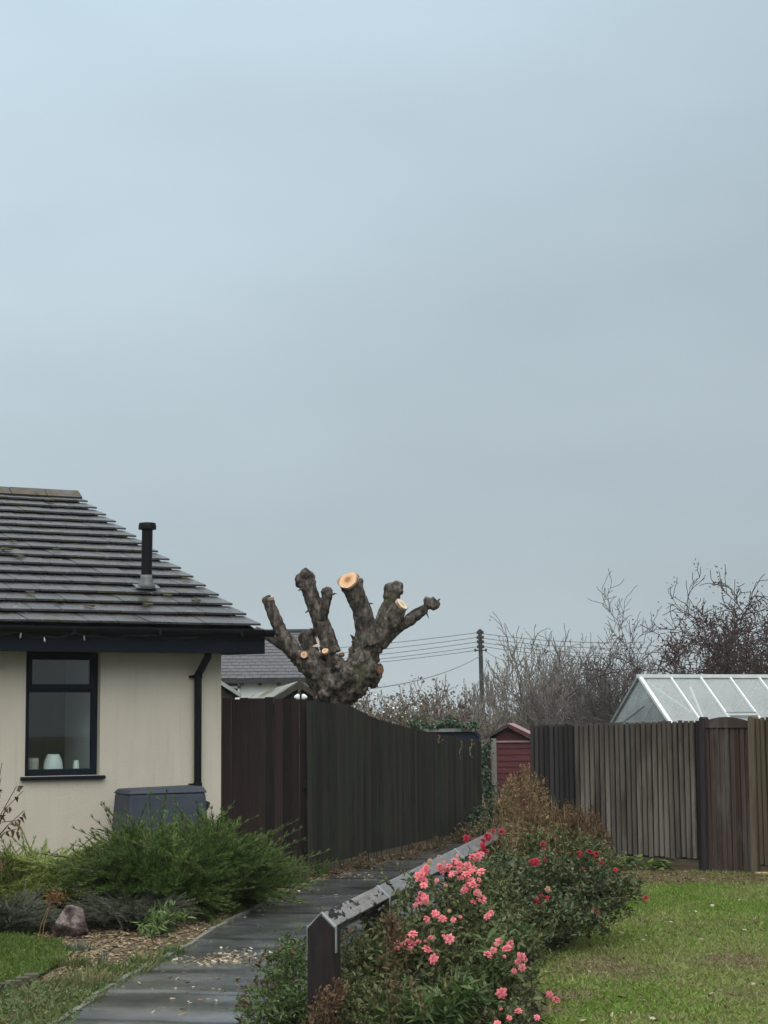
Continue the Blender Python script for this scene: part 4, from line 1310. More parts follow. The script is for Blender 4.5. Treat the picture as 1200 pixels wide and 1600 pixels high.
def cut_mat(name, R_, core, mid, rim, corew):
    """sawn wood: heart, rings and paler sapwood by distance from the pith"""
    m = bpy.data.materials.new(name); m.use_nodes = True
    N, Lk = m.node_tree.nodes, m.node_tree.links
    bs_ = N['Principled BSDF']; bs_.inputs['Roughness'].default_value = .8; bs_.inputs['Specular IOR Level'].default_value = .2
    tc = N.new('ShaderNodeTexCoord')
    nz = N.new('ShaderNodeTexNoise'); nz.inputs['Scale'].default_value = 1.1 / R_; nz.inputs['Detail'].default_value = 5
    Lk.new(tc.outputs['Object'], nz.inputs['Vector'])
    ln = N.new('ShaderNodeVectorMath'); ln.operation = 'LENGTH'; Lk.new(tc.outputs['Object'], ln.inputs[0])
    ma = N.new('ShaderNodeMath'); ma.operation = 'MULTIPLY_ADD'; ma.inputs[1].default_value = .55; ma.inputs[2].default_value = -.275
    Lk.new(nz.outputs['Fac'], ma.inputs[0])
    dv = N.new('ShaderNodeMath'); dv.operation = 'MULTIPLY_ADD'; dv.inputs[1].default_value = 1 / R_
    Lk.new(ln.outputs['Value'], dv.inputs[0]); Lk.new(ma.outputs[0], dv.inputs[2])
    rp = N.new('ShaderNodeValToRGB'); el_ = rp.color_ramp.elements
    el_[0].position = max(corew - .12, 0.0); el_[0].color = (*core, 1)
    el_[1].position = corew + .12; el_[1].color = (*mid, 1)
    e2 = el_.new(.85); e2.color = (*rim, 1)
    e3 = el_.new(1.05 if False else .99); e3.color = (rim[0] * .45, rim[1] * .4, rim[2] * .38, 1)
    Lk.new(dv.outputs[0], rp.inputs[0])
    sn = N.new('ShaderNodeMath'); sn.operation = 'SINE'
    mu = N.new('ShaderNodeMath'); mu.operation = 'MULTIPLY'; mu.inputs[1].default_value = 42.0
    Lk.new(dv.outputs[0], mu.inputs[0]); Lk.new(mu.outputs[0], sn.inputs[0])
    mr = N.new('ShaderNodeMapRange'); mr.inputs['From Min'].default_value = -1; mr.inputs['To Min'].default_value = .84; mr.inputs['To Max'].default_value = 1.06
    Lk.new(sn.outputs[0], mr.inputs['Value'])
    sc_ = N.new('ShaderNodeVectorMath'); sc_.operation = 'SCALE'; Lk.new(rp.outputs[0], sc_.inputs[0]); Lk.new(mr.outputs[0], sc_.inputs['Scale'])
    Lk.new(sc_.outputs[0], bs_.inputs['Base Color'])
    return m


CUTS = {'fresh': ((0.34, 0.15, 0.065), (0.62, 0.36, 0.20), (0.70, 0.47, 0.30)), 'pale': ((0.50, 0.30, 0.17), (0.62, 0.47, 0.33), (0.70, 0.60, 0.48)), 'old': ((0.11, 0.05, 0.028), (0.17, 0.085, 0.05), (0.12, 0.075, 0.05))}


def cut_disc(px, py, dY, rx, nrm, kind_, squash=1.0, corew=.3, lab=None, seed=0):
    """a sawn face: an uneven disc a finger thick, square to its limb"""
    c = P(px, py, TY + dY)
    nv = Vector(nrm).normalized()
    a = nv.cross(Vector((0, 0, 1))).normalized(); b = nv.cross(a).normalized()
    ring_ = []
    for k in range(36):
        t = 2 * math.pi * k / 36
        rr_ = rx * PM * (1 + 0.07 * math.sin(2 * t + seed) + 0.06 * math.sin(3 * t + seed * 2) + 0.035 * math.sin(7 * t + seed) + .02 * math.sin(13 * t + seed * 3))
        ring_.append(a * math.cos(t) * rr_ + b * math.sin(t) * rr_ * squash)
    o = MB().prism(ring_, -nv * 0.03, nv * 0.034).build('cut_face', cut_mat('sawn_wood_%d' % seed, rx * PM, *CUTS[kind_], corew), tree)
    o.location = c
    if lab: o['label'] = lab
    return o


cut_disc(543.5, 906.5, -.30, 17.0, (-0.45, -0.72, 0.52), 'fresh', 0.90, .34, 'large fresh orange sawn face', 1)
cut_disc(418.5, 934.0, 0, 9.6, (-0.25, -0.22, 0.95), 'pale', 0.9, .2, 'pale sawn top of leaning stub', 2)
cut_disc(628.5, 944, -.16, 11.0, (0.66, -0.42, 0.62), 'pale', 0.95, .35, 'pale sawn face on slanting stub', 3)
cut_disc(475, 1023, -.24, 5.8, (-0.3, -0.9, 0.2), 'fresh', 0.85, .25, 'small orange sawn knot', 4)
cut_disc(508, 1017, -.21, 5.6, (-0.25, -0.75, 0.6), 'fresh', 0.8, .2, 'small orange sawn knot under the middle limb', 5)
cut_disc(594, 1046, -.27, 6.5, (0.6, -0.8, 0.1), 'old', 1.35, .3, 'old reddish sawn knot on the burl', 6)
cut_disc(534, 1022, -.10, 4.0, (-0.1, -0.85, 0.5), 'old', 0.8, .3, None, 7)
# torn pale strip behind the middle limb
tw_ = [P(x, y, TY + .06) for x, y in ((495.5, 994), (498, 999), (500, 1004), (503, 1010), (497, 1011), (488, 1010), (491, 1008), (496, 1006), (494, 1000))]
MB().prism(tw_, (0, 0, 0), (0, 0.06, 0)).build('torn_wood', M['cut_pale'], tree)


# ------------------------------------------------------------------ far buildings
def gable_house(root, wx0, wx1, y0, y1, zw, ridge_z, wall_m, name='wall'):
    m = MB()
    ym = (y0 + y1) / 2
    m.prism([(0, y0, 0), (0, y1, 0), (0, y1, zw), (0, ym, ridge_z - 0.15), (0, y0, zw)], (wx0, 0, 0), (wx1 - wx0, 0, 0))
    m.build(name, wall_m, root)


# white house with slate roof, far behind
FY = 60.0
fh = empty('white_house', (0, 0, 0))
tag(fh, 'white house with grey slate roof behind the pruned tree', 'house')
xl, xr = P(150, 1060, FY).x, P(481, 1060, FY).x
zev = P(400, 1060, FY).z
zrd = P(430, 988, FY + 3.5).z
gable_house(fh, xl, xr, FY, FY + 7, zev, zrd, M['white_wall'])
rf = MB()
rf.hexa([(xl, FY - .3, zev - .12), (xr + .15, FY - .3, zev - .12), (xr + .15, FY + 3.5, zrd - .1), (xl, FY + 3.5, zrd - .1), (xl, FY - .3, zev - .02), (xr + .15, FY - .3, zev - .02), (xr + .15, FY + 3.5, zrd), (xl, FY + 3.5, zrd)])
rf.hexa([(xr + .15, FY + 7.3, zev - .12), (xl, FY + 7.3, zev - .12), (xl, FY + 3.5, zrd - .1), (xr + .15, FY + 3.5, zrd - .1), (xr + .15, FY + 7.3, zev - .02), (xl, FY + 7.3, zev - .02), (xl, FY + 3.5, zrd), (xr + .15, FY + 3.5, zrd)])
rfo = rf.build('roof', M['deck'], fh)
ncs = 15
for c in range(ncs):                                   # slate courses, each a row of slates
    s0, s1 = c / ncs, (c + 1.25) / ncs
    f = lambda s, n: (FY - .3 + 3.8 * s, zev - .02 + (zrd - zev + .02) * s + n)
    m = MB()
    xx = xl - (0.13 if c % 2 else 0)
    while xx < xr + .12:
        a0, a1 = max(xx, xl) + .006, min(xx + .262, xr + .2) - .006
        n0 = .030 + rnd.uniform(0, .012)
        (ya, za_), (yb, zb2) = f(s0, n0), f(min(s1, 1.0), .012)
        m.hexa([(a0, ya, za_ - .02), (a1, ya, za_ - .02), (a1, yb, zb2 - .02), (a0, yb, zb2 - .02), (a0, ya, za_), (a1, ya, za_), (a1, yb, zb2), (a0, yb, zb2)])
        xx += .262
    tag(m.build('slate_course', M['slate'], rfo), kind='stuff')
MB().tube([(xl, FY + 3.5, zrd + .02), (xr + .15, FY + 3.5, zrd + .02)], 0.09, 8).build('ridge_tile', M['dark_trim'], rfo)
MB().box(xl, xr + .1, FY - .38, FY - .28, zev - .16, zev - .02).build('gutter', M['dark_trim'], fh)
for k in range(12):
    xx = xr - .35 - k * .62
    MB().box(xx - .05, xx + .05, FY - .29, FY - .02, zev - .24, zev - .14).build('rafter_foot', M['dark_trim'], fh)
a, b = P(349, 1064, FY), P(375, 1086, FY)
wd = ring(a.x, b.x, b.z - .15, a.z, 0.075, FY - .06, FY + .02)
wd.box(a.x, b.x, FY - .06, FY + .02, (a.z * .55 + b.z * .45) - .04, (a.z * .55 + b.z * .45) + .04)
wo2 = wd.build('window', M['white_paint'], fh)
MB().box(a.x + .07, b.x - .07, FY - .03, FY - .015, b.z - .08, a.z - .07).build('pane', M['navy'], wo2)
MB().box(a.x - .12, b.x + .12, FY - .08, FY - .0, a.z + .01, a.z + .10).build('lintel', M['white_paint'], wo2)
p = P(355, 1061, FY - .1)
ol = MB().lathe([(.02, -.06), (.09, -.04), (.11, .02), (.06, .08), (.02, .09)], (0, 0, 0), 12).build('eaves_lamp', M['white_paint'], None, smooth=True)
ol.location = p; tag(ol, 'small white lamp under the slate eaves above the white window', 'lamp')

# garden sheds behind the brown fence: a mossy felt roof with a finial, and another roof edge by the wall
SY = 27.0
gs = empty('gabled_shed', (0, 0, 0))
tag(gs, 'dark gabled garden shed with finial and mossy felt roof', 'shed')
apx = P(468, 1068, SY); el = P(422, 1096, SY); er = P(512, 1094, SY)
bk = P(372, 1090, SY + 3.0)
dep = Vector((-1.0, 2.2, -0.22))
for nm, e_ in (('roof', el), ('roof', er)):
    dn = (e_ - apx)
    e2 = apx + dn * 1.12
    m = MB()
    up = Vector((0, 0, 0.045))
    m.hexa([apx, apx + dep, e2 + dep, e2, apx + up, apx + dep + up, e2 + dep + up, e2 + up] if dn.x < 0 else [e2, e2 + dep, apx + dep, apx, e2 + up, e2 + dep + up, apx + dep + up, apx + up])
    m.build(nm, M['felt'], gs)
m = MB()
m.prism([Vector((el.x + .05, el.y + .12, 0)), Vector((er.x - .05, er.y + .12, 0)), Vector((er.x - .05, er.y + .12, er.z)), Vector((apx.x, apx.y + .12, apx.z - .03)), Vector((el.x + .05, el.y + .12, el.z))], (0, 0, 0), dep * 0.95)
m.build('wall', M['shed_wood'], gs)
for e_ in (el, er):
    MB().bar(apx + Vector((0, -.02, -.02)), apx + (e_ - apx) * 1.14 + Vector((0, -.02, -.02)), 0.025, 0.085).build('barge_board', M['shed_wood'], gs)
MB().box(apx.x - .025, apx.x + .025, SY - .05, SY - .01, apx.z - .16, apx.z + .05).build('finial', M['shed_wood'], gs)
MB().lathe([(.022, 0), (.018, .02), (.005, .06), (.001, .07)], (apx.x, SY - .03, apx.z + .05), 8).build('finial_tip', M['shed_wood'], gs)
# twin-headed white lamp on the gable
tl_ = empty('twin_lamp', P(470, 1089, SY - .06))
tag(tl_, 'white twin headed lamp on the shed gable', 'lamp')
for sg in (-1, 1):
    bm = bmesh.new(); bmesh.ops.create_uvsphere(bm, u_segments=16, v_segments=8, radius=1)
    for v in bm.verts:
        v.co = Vector((v.co.x * .062 * (1 - .25 * abs(v.co.x)), v.co.y * .03, v.co.z * .040 * (1 - 0.45 * sg * v.co.x * (1 if sg > 0 else 1))))
    me = bpy.data.meshes.new('lamp_head'); bm.to_mesh(me); bm.free()
    o = link('lamp_head', me, tl_, M['white_paint']); o.location = (sg * .054, -.03, 0); o.rotation_euler = (0, sg * .15, 0)
MB().box(-.012, .012, -.05, .05, -.03, .03).build('bracket', M['black'], tl_)

ls = empty('felt_roof_shed', (0, 0, 0))
tag(ls, 'shed with pale roof edge beside the bungalow corner', 'shed')
a, b = P(300, 1040, 26), P(377, 1089, 26)
dep2 = Vector((-.6, 3.0, 0))
MB().hexa([a, b, b + dep2, a + dep2, a + Vector((0, 0, .05)), b + Vector((0, 0, .05)), b + dep2 + Vector((0, 0, .05)), a + dep2 + Vector((0, 0, .05))]).build('roof', M['felt'], ls)
MB().bar(a + Vector((0, -.02, 0.02)), b + Vector((0, -.02, 0.02)), 0.02, 0.05).build('barge_board', M['strap'], ls)
MB().prism([Vector((a.x - 1, 26.1, 0)), Vector((b.x - .1, 26.1, 0)), Vector((b.x - .1, 26.1, b.z)), Vector((a.x, 26.1, a.z - .03)), Vector((a.x - 1, 26.1, a.z - .5))], (0, 0, 0), (-.5, 2.8, 0)).build('wall', M['shed_wood'], ls)

# red shed
RY = 30.0
rs = empty('red_shed', (0, 0, 0))
tag(rs, 'small dark red shed with shallow gable roof', 'shed')
apx = P(793, 1133, RY); el = P(757, 1153, RY); er = P(845, 1158, RY)
zE = P(790, 1160, RY).z
xl_, xr_ = P(766, 1160, RY).x, P(838, 1160, RY).x
nb = 12
for k in range(nb):
    z0, z1 = zE * k / nb, zE * (k + 1) / nb
    MB().hexa([(xl_, RY, z0), (xr_, RY, z0), (xr_, RY + .02, z0), (xl_, RY + .02, z0), (xl_, RY + .012, z1 - .004), (xr_, RY + .012, z1 - .004), (xr_, RY + .02, z1 - .004), (xl_, RY + .02, z1 - .004)]).build('board', M['red'], rs)
m = MB().prism([(xl_, 0, 0), (xr_, 0, 0), (xr_, 0, zE), (apx.x, 0, apx.z - .03), (xl_, 0, zE)], (0, RY + .021, 0), (0, 2.0, 0))
m.build('wall', M['red'], rs)
MB().box(xl_ - .02, xr_ + .02, RY - .025, RY + .0, zE - .002, zE + .030).build('ledge', M['red_roof'], rs)
for e_, sg in ((el, -1), (er, 1)):
    dp3 = Vector((0.25, 2.2, 0))
    o0 = Vector((0, -.10, 0)); up = Vector((0, 0, .03))
    a_, e2 = apx + o0, e_ + o0
    vs = [a_, a_ + dp3, e2 + dp3, e2] if sg < 0 else [e2, e2 + dp3, a_ + dp3, a_]
    MB().hexa(vs + [v + up for v in vs]).build('roof', M['red_roof'], rs)
    MB().bar(a_ + Vector((0, -.012, 0)), e2 + Vector((0, -.012, 0)), .02, .05).build('barge_board', M['red'] if sg > 0 else M['shed_wood'], rs)

# blue shed roof showing over the fence
BY = 29.0
bs = empty('blue_shed', (0, 0, 0))
tag(bs, 'low navy shed with ivy along its roof edge', 'shed')
a, b = P(655, 1142, BY), P(741, 1141, BY)
c_ = P(749, 1152, BY)
m = MB().prism([(a.x, 0, 0), (c_.x, 0, 0), (c_.x, 0, c_.z), (b.x, 0, b.z - .02), (a.x, 0, a.z - .02)], (0, BY, 0), (0, 1.6, 0)); m.build('wall', M['blue'], bs)
MB().hexa([(a.x - .05, BY - .08, a.z - .02), (b.x, BY - .08, b.z - .02), (b.x, BY + 1.7, b.z + .0), (a.x - .05, BY + 1.7, a.z + .0), (a.x - .05, BY - .08, a.z + .03), (b.x, BY - .08, b.z + .03), (b.x, BY + 1.7, b.z + .05), (a.x - .05, BY + 1.7, a.z + .05)]).build('roof', M['felt'], bs)
MB().bar((b.x, BY - .06, b.z), (c_.x + .02, BY - .06, c_.z), .03, .04).build('barge_board', M['blue'], bs)

# ------------------------------------------------------------------ greenhouse behind the right-hand fence
GY = 25.0
gh = empty('greenhouse', (0, 0, 0))
tag(gh, 'aluminium framed greenhouse with glass gable and roof behind fence', 'greenhouse')
gap = P(999, 1058, GY)                       # near gable apex
grr = P(1066, 1130, GY - 0.9); grl = P(935, 1132, GY + 0.75)
GZ = gap.z
# roof slopes: long axis runs right and away
gaxis = Vector((1.0, 0.42, 0)).normalized()
gperp = Vector((gaxis.y, -gaxis.x, 0))       # towards the camera side
glen = 4.4
GHW = 1.15                                   # half width
zev_g = GZ - 0.95


def ghp(u, v, n=0.0):
    """u along the ridge, v across: -1 far eave, 0 ridge, 1 near eave"""
    z = GZ - abs(v) * (GZ - zev_g)
    return Vector((gap.x, gap.y, 0)) + gaxis * u + gperp * (v * GHW) + Vector((0, 0, z + n))


def ghbar(a, b, w, h, name, m='alu', par=None):
    return MB().bar(a, b, w, h).build(name, M[m], par or gh)


ghbar(ghp(-.03, 0, .015), ghp(glen, 0, .015), .07, .05, 'ridge_bar')
for sg in (1, -1):
    ghbar(ghp(0, sg, 0), ghp(glen, sg, 0), .06, .05, 'eaves_bar')
    nbay = 9
    for k in range(nbay + 1):
        u = k * glen / nbay
        wv = .055 if k == 0 else .026
        ghbar(ghp(u, 0, .012), ghp(u, sg, .012), wv, .035, 'glazing_bar', 'alu' if sg > 0 else 'alu_dark')
        if k < nbay:
            a, b, c, d = ghp(u + .012, .01 * sg, -.004), ghp(u + glen / nbay - .012, .01 * sg, -.004), ghp(u + glen / nbay - .012, .99 * sg, -.004), ghp(u + .012, .99 * sg, -.004)
            up = Vector((0, 0, .004))
            MB().hexa([a, b, c, d, a + up, b + up, c + up, d + up]).build('pane', M['gh_glass'], gh)
            zf = .25
            # side glass below the eaves
            a, b = ghp(u + .012, sg), ghp(u + glen / nbay - .012, sg)
            th_ = gperp * .004
            MB().hexa([Vector((a.x, a.y, .1)), Vector((b.x, b.y, .1)), Vector((b.x, b.y, .1)) + th_, Vector((a.x, a.y, .1)) + th_, a, b, b + th_, a + th_]).build('pane', M['gh_glass'], gh)
        p_ = ghp(u, sg); ghbar(Vector((p_.x, p_.y, 0)), p_, .03, .03, 'post', 'alu')
# roof vent frame
ghbar(ghp(glen / 9 * 2, .60, .045), ghp(glen / 9 * 3, .60, .045), .03, .03, 'vent_frame', 'alu')
ghbar(ghp(glen / 9 * 2, .56, .03), ghp(glen / 9 * 3, .56, .03), .025, .02, 'vent_seal', 'alu_dark')
# wind braces
ghbar(ghp(0.10, .05, -.03), ghp(glen / 6 * 1.25, 1, -.03), .02, .02, 'brace', 'alu')
ghbar(ghp(glen / 6, .12, -.03), ghp(glen / 6 * .62, 1, -.03), .024, .02, 'brace', 'alu')
ghbar(ghp(glen / 6 * 2.9, .1, -.03), ghp(glen / 6 * 4.2, 1, -.03), .02, .02, 'brace', 'alu')
# gables
for u in (0.0, glen):
    for v in (-.62, -.05, .48):
        t_p = ghp(u, v); ghbar(Vector((t_p.x, t_p.y, 0)), t_p, .022, .022, 'gable_bar', 'alu_dark')
    ghbar(ghp(u, -.92), Vector((ghp(u, .5).x, ghp(u, .5).y, GZ - .25)), .018, .018, 'brace', 'alu_dark') if False else None
    for v0, v1 in ((-1, -.62), (-.62, -.05), (-.05, .48), (.48, 1)):
        pts = [ghp(u, v0)]
        if v0 < 0 < v1: pts.append(ghp(u, 0))
        pts.append(ghp(u, v1))
        low = [Vector((ghp(u, v1).x, ghp(u, v1).y, .05)), Vector((ghp(u, v0).x, ghp(u, v0).y, .05))]
        MB().prism([q_ for q_ in pts] + low, (0, 0, 0), gaxis * .004).build('pane', M['gh_glass'], gh)
ghbar(ghp(0, -.85), ghp(0.0, .10) - Vector((0, 0, .30)), .018, .018, 'brace', 'alu_dark')

# ------------------------------------------------------------------ pole and wires
PYY = 115.0
pt, pbm = P(750, 986, PYY), P(755, 1145, PYY)
pole = empty('telegraph_pole', (pbm.x, PYY, 0))
tag(pole, 'tall wooden telegraph pole above the far shrubs', 'pole')
pz = pt.z
lean = (pt.x - pbm.x) / (pt.z - pbm.z)
MB().tube([(-lean * pbm.z, 0, 0), (lean * (pz - pbm.z), 0, pz)], [.17, .125], 12).build('pole_shaft', M['pole'], pole)
MB().lathe([(.15, 0), (.12, .08), (.02, .14)], (lean * (pz - pbm.z), 0, pz), 10).build('pole_cap', M['pole'], pole)
wire_z = []
for k, py in enumerate((988.5, 996, 1003, 1010.5, 1016)):
    z = P(750, py, PYY).z
    wire_z.append(z)
    xk = lean * (z - pbm.z)
    wdt = .17 if k < 4 else .34
    MB().box(xk - wdt, xk + wdt, -.14, -.05, z - .05, z + .03).build('cross_arm', M['pole'], pole)
    for sg in (-1, 1):
        MB().lathe([(.03, -.1), (.075, -.07), (.05, -.02), (.08, .03), (.055, .09), (.02, .11)], (xk + sg * wdt, -.1, z), 10).build('insulator', M['insulator'], pole, smooth=True)


def wire(p0, p1, sag, label, r=0.020):
    pts = []
    for k in range(21):
        t = k / 20
        q_ = p0.lerp(p1, t); q_.z -= sag * 4 * t * (1 - t)
        pts.append(q_)
    o = MB().tube(pts, r, 5).build('overhead_wire', M['wire'])
    tag(o, label, 'wire', 'overhead wires on the telegraph pole')


ord_ = ['topmost', 'second', 'third', 'fourth', 'fifth']
for k, (py, pl_) in enumerate(((988.5, 1032), (996, 1042), (1003, 1052), (1010.5, 1058), (1016, 1062))):
    wire(P(746, py, PYY), P(300, pl_ - 10, 150), .35, f'{ord_[k]} of five wires running from pole behind the tree')
for k, (py, pr_) in enumerate(((990, 1003), (997, 1012), (1004, 1021), (1010, 1028))):
    wire(P(754, py, PYY), P(1010, pr_, 125), .25, f'{ord_[k]} of four wires from pole towards the bare trees')
wire(P(749, 1026, PYY), P(560, 1078, 70), .35, 'single slack wire dropping from pole to the brown shrubs')
wire(P(756, 1016, PYY), P(800, 1035, 90), .1, 'short service wire dropping from pole into pale saplings', r=.016)

# ------------------------------------------------------------------ plants
def px2m(Y):
    return Y / F


def juniper(name, label, c, rx, ry, h, n, mats, needle=0.030, flat=0.0, seed=1, spr=0.34, upbias=0.55, twigm='twig', vase=0.5):
    """a vase of long pointed plumes: a twig skeleton and a mass of needles"""
    r = np.random.default_rng(seed)
    c = np.array(c, float)
    root = empty(name, c)
    # plumes grow in tiers: sprays of one bough share its place and direction
    nb_ = max(12, n // 20)
    caz = r.uniform(0, 2 * math.pi, nb_); crad = np.sqrt(r.uniform(0.0, 1.0, nb_))
    czf = np.where(r.random(nb_) < 0.6, r.uniform(0.75, 1.05, nb_), r.uniform(0.12, 0.78, nb_))
    cjit = np.stack([r.normal(0, .30, nb_), r.normal(0, .30, nb_), np.abs(r.normal(upbias, .22, nb_)) * (1 - flat)], axis=1)
    ci = r.integers(0, nb_, n)
    gx = np.cos(caz[ci]) * crad[ci] + r.normal(0, .11, n); gy_ = np.sin(caz[ci]) * crad[ci] + r.normal(0, .11, n)
    rad = np.minimum(np.hypot(gx, gy_), 1.05); az = np.arctan2(gy_, gx)
    lump = 0.70 + 0.60 * vnoise(np.cos(az) * rad * 2.2, np.sin(az) * rad * 2.2, 1.3, seed)
    topz = h * np.sqrt(np.clip(1 - 0.55 * rad ** 2, 0.05, 1)) * lump
    zf = np.clip(czf[ci] + r.normal(0, .07, n), .06, 1.08)
    z = topz * zf
    k_ = rad * ((1 - vase) + vase * zf)
    S = np.stack([np.cos(az) * k_ * rx, np.sin(az) * k_ * ry, z], axis=1)
    out = np.stack([np.cos(caz[ci]) * crad[ci], np.sin(caz[ci]) * crad[ci], np.zeros(n)], axis=1)
    D = unit(out * 1.15 + cjit[ci] + r.normal(0, .16, (n, 3)))
    L = spr * r.uniform(0.5, 1.45, n)
    far = (r.random(n) < .10) & (zf > .6)
    D[far] = unit(D[far] * np.array([1.25, 1.25, .8]))
    L = np.where(far, L * 1.45, L)
    start = S - D * (L * np.where(far, .30, .45))[:, None]
    start[:, 2] = np.maximum(start[:, 2], 0.01)
    K = 12
    O_, D_, L_, W_ = [], [], [], []
    P0, P1 = [], []
    side = unit(np.cross(D, np.array([0, 0, 1.0]) + r.normal(0, .2, (n, 3))))
    upv = np.cross(side, D)
    bend = r.normal(-.10, .10, n)
    for k in range(K):
        t = k / (K - 1)
        drift = upv * (bend * L * t * t)[:, None]
        p = start + D * (L * t)[:, None] + drift
        if k: P0.append(prev); P1.append(p)
        prev = p
        tw = spr * 0.30 * (1 - 0.88 * t ** 1.3) * r.uniform(.6, 1.3, n)
        for sg in (-1, 1, 0):
            td = unit(D * 1.0 + side * sg * 0.40 + upv * r.normal(0.06, .18, (n, 1)) + r.normal(0, .06, (n, 3)))
            m = 6
            for q_ in range(m):
                f = (q_ + r.random(n)) / m
                o = p + td * (tw * f)[:, None]
                nd = unit(td + r.normal(0, .19, (n, 3)))
                O_.append(o); D_.append(nd); L_.append(needle * r.uniform(.6, 1.4, n) * (1.1 - 0.4 * f)); W_.append(np.full(n, needle * 0.14))
    O_, D_ = np.concatenate(O_), np.concatenate(D_)
    O_[:, 2] = np.maximum(O_[:, 2], 0.01)
    V, T = needle_arrays(O_, D_, np.concatenate(L_), np.concatenate(W_))
    tag(np_mesh('foliage', V, T, mats, root), kind='stuff')
    P0, P1 = np.concatenate(P0), np.concatenate(P1)
    V, Q = seg_arrays(P0, P1, np.full(len(P0), .0035), np.full(len(P0), .0025), 3)
    tag(np_mesh('branches', V, Q, M[twigm], root), kind='stuff')
    tag(root, label, 'shrub')
    return root


juniper('juniper_bush', 'large feathery dark green juniper in front of the tank', (-1.83, 15.1, 0), 0.60, 0.80, 0.50, 1500, M['juniper'], seed=3, spr=0.52, needle=0.040, upbias=.42)
juniper('juniper_bush', 'green juniper spreading towards the path beside the brown fence', (-1.36, 15.5, 0), 0.32, 0.60, 0.48, 850, M['juniper'], seed=4, spr=0.48, needle=0.040, upbias=0.48)
juniper('juniper_bush', 'bright yellow green spreading juniper under the window', (-3.02, 15.2, 0), 0.60, 0.70, 0.42, 1100, M['juniper_bright'], seed=5, spr=0.38, flat=0.5, needle=0.036)
juniper('creeping_juniper', 'grey green creeping juniper at the left edge before the bright juniper', (-2.92, 13.95, 0), 0.32, 0.34, 0.22, 800, M['juniper_grey'], seed=6, spr=0.17, needle=0.022, flat=0.2, vase=.2)
juniper('creeping_juniper', 'pale grey creeping juniper behind the rock', (-2.02, 14.2, 0), 0.38, 0.36, 0.21, 800, M['juniper_grey'], seed=7, spr=0.20, needle=0.022, flat=0.55, vase=.2)


def leafy(name, label, lobes, n, L, W, m, base, stems=14, stem_m='rose_stem', cat='shrub', seed=1, shoots=0, droop=0.0, shell=0.55, stem_r=0.004, fold=0.25, extra=None):
    """leaf masses spread through uneven lobes on thin stems that rise from the base"""
    r = np.random.default_rng(seed)
    root = empty(name, base)
    tag(root, label, cat)
    b = np.array(base, float)
    C = np.array([[*P(px, py, Y)] for px, py, Y, *_ in lobes])
    R_ = np.array([[a, d, h] for *_, a, d, h in lobes])
    vol = R_.prod(axis=1) ** (2 / 3); wts = vol / vol.sum()
    P0, P1, A0, A1 = [], [], [], []
    nclump = max(20, n // 14)
    li = r.choice(len(lobes), nclump, p=wts)
    u = unit(r.normal(size=(nclump, 3)))
    rad = np.where(r.random(nclump) < shell, r.uniform(.75, 1.08, nclump), r.uniform(.15, .8, nclump))
    cc = C[li] + u * R_[li] * rad[:, None]
    cc[:, 2] = np.maximum(cc[:, 2], 0.03)
    # leaves sit along short twigs: clump centre plus a twig direction
    td = unit(u * .8 + r.normal(0, .5, (nclump, 3)) + np.array([0, 0, .35]))
    per = max(1, n // nclump)
    idx = np.repeat(np.arange(nclump), per)
    f = r.uniform(-.06, .09, len(idx))
    O_ = cc[idx] + td[idx] * f[:, None] + r.normal(0, .012, (len(idx), 3))
    D_ = unit(td[idx] * .4 + r.normal(0, .8, (len(idx), 3)) + np.array([0, 0, .15 - droop]))
    O_[:, 2] = np.maximum(O_[:, 2], .012)
    for s in range(shoots):
        j = r.integers(nclump)
        p_ = cc[j].copy(); d_ = unit((u[j] * np.array([.8, .8, .3]) + np.array([0, 0, .7]) + r.normal(0, .25, 3))[None])[0]
        Ls = r.uniform(.12, .30)
        for q_ in range(6):
            n2 = p_ + d_ * Ls / 6; d_ = unit((d_ + r.normal(0, .10, 3) - np.array([0, 0, .05]))[None])[0]
            P0.append(p_ - b); P1.append(n2 - b); A0.append(stem_r * .6); A1.append(stem_r * .45)
            O_ = np.concatenate([O_, p_ + r.normal(0, .006, (3, 3))]); D_ = np.concatenate([D_, unit(d_ * .5 + r.normal(0, .8, (3, 3)))])
            p_ = n2
    nl = len(O_)
    V, T = leaf_arrays(O_ - b, D_, L * r.uniform(.55, 1.35, nl), W * r.uniform(.6, 1.3, nl), fold=fold, curl=.15)
    tag(np_mesh('foliage', V, T, m, root), kind='stuff')
    t0, t1 = cc - td * .07 - b, cc + td * .09 - b
    P0 += list(t0); P1 += list(t1); A0 += [stem_r * .45] * nclump; A1 += [stem_r * .25] * nclump
    for s in range(stems):
        tgt = cc[r.integers(nclump)] - b
        s0 = np.array([r.normal(0, .05), r.normal(0, .05), 0])
        prev = s0
        for k in range(1, 7):
            t = k / 6
            q_ = s0 * (1 - t) + tgt * t + np.array([0, 0, .12 * math.sin(math.pi * t) * tgt[2]]) + r.normal(0, .012, 3)
            q_[2] = max(q_[2], 0.005)
            P0.append(prev); P1.append(q_); A0.append(stem_r * (1.3 - .8 * t)); A1.append(stem_r * (1.2 - .8 * t)); prev = q_
    V, Q = seg_arrays(P0, P1, A0, A1, 4)
    tag(np_mesh('stems', V, Q, M[stem_m], root), kind='stuff')
    return root


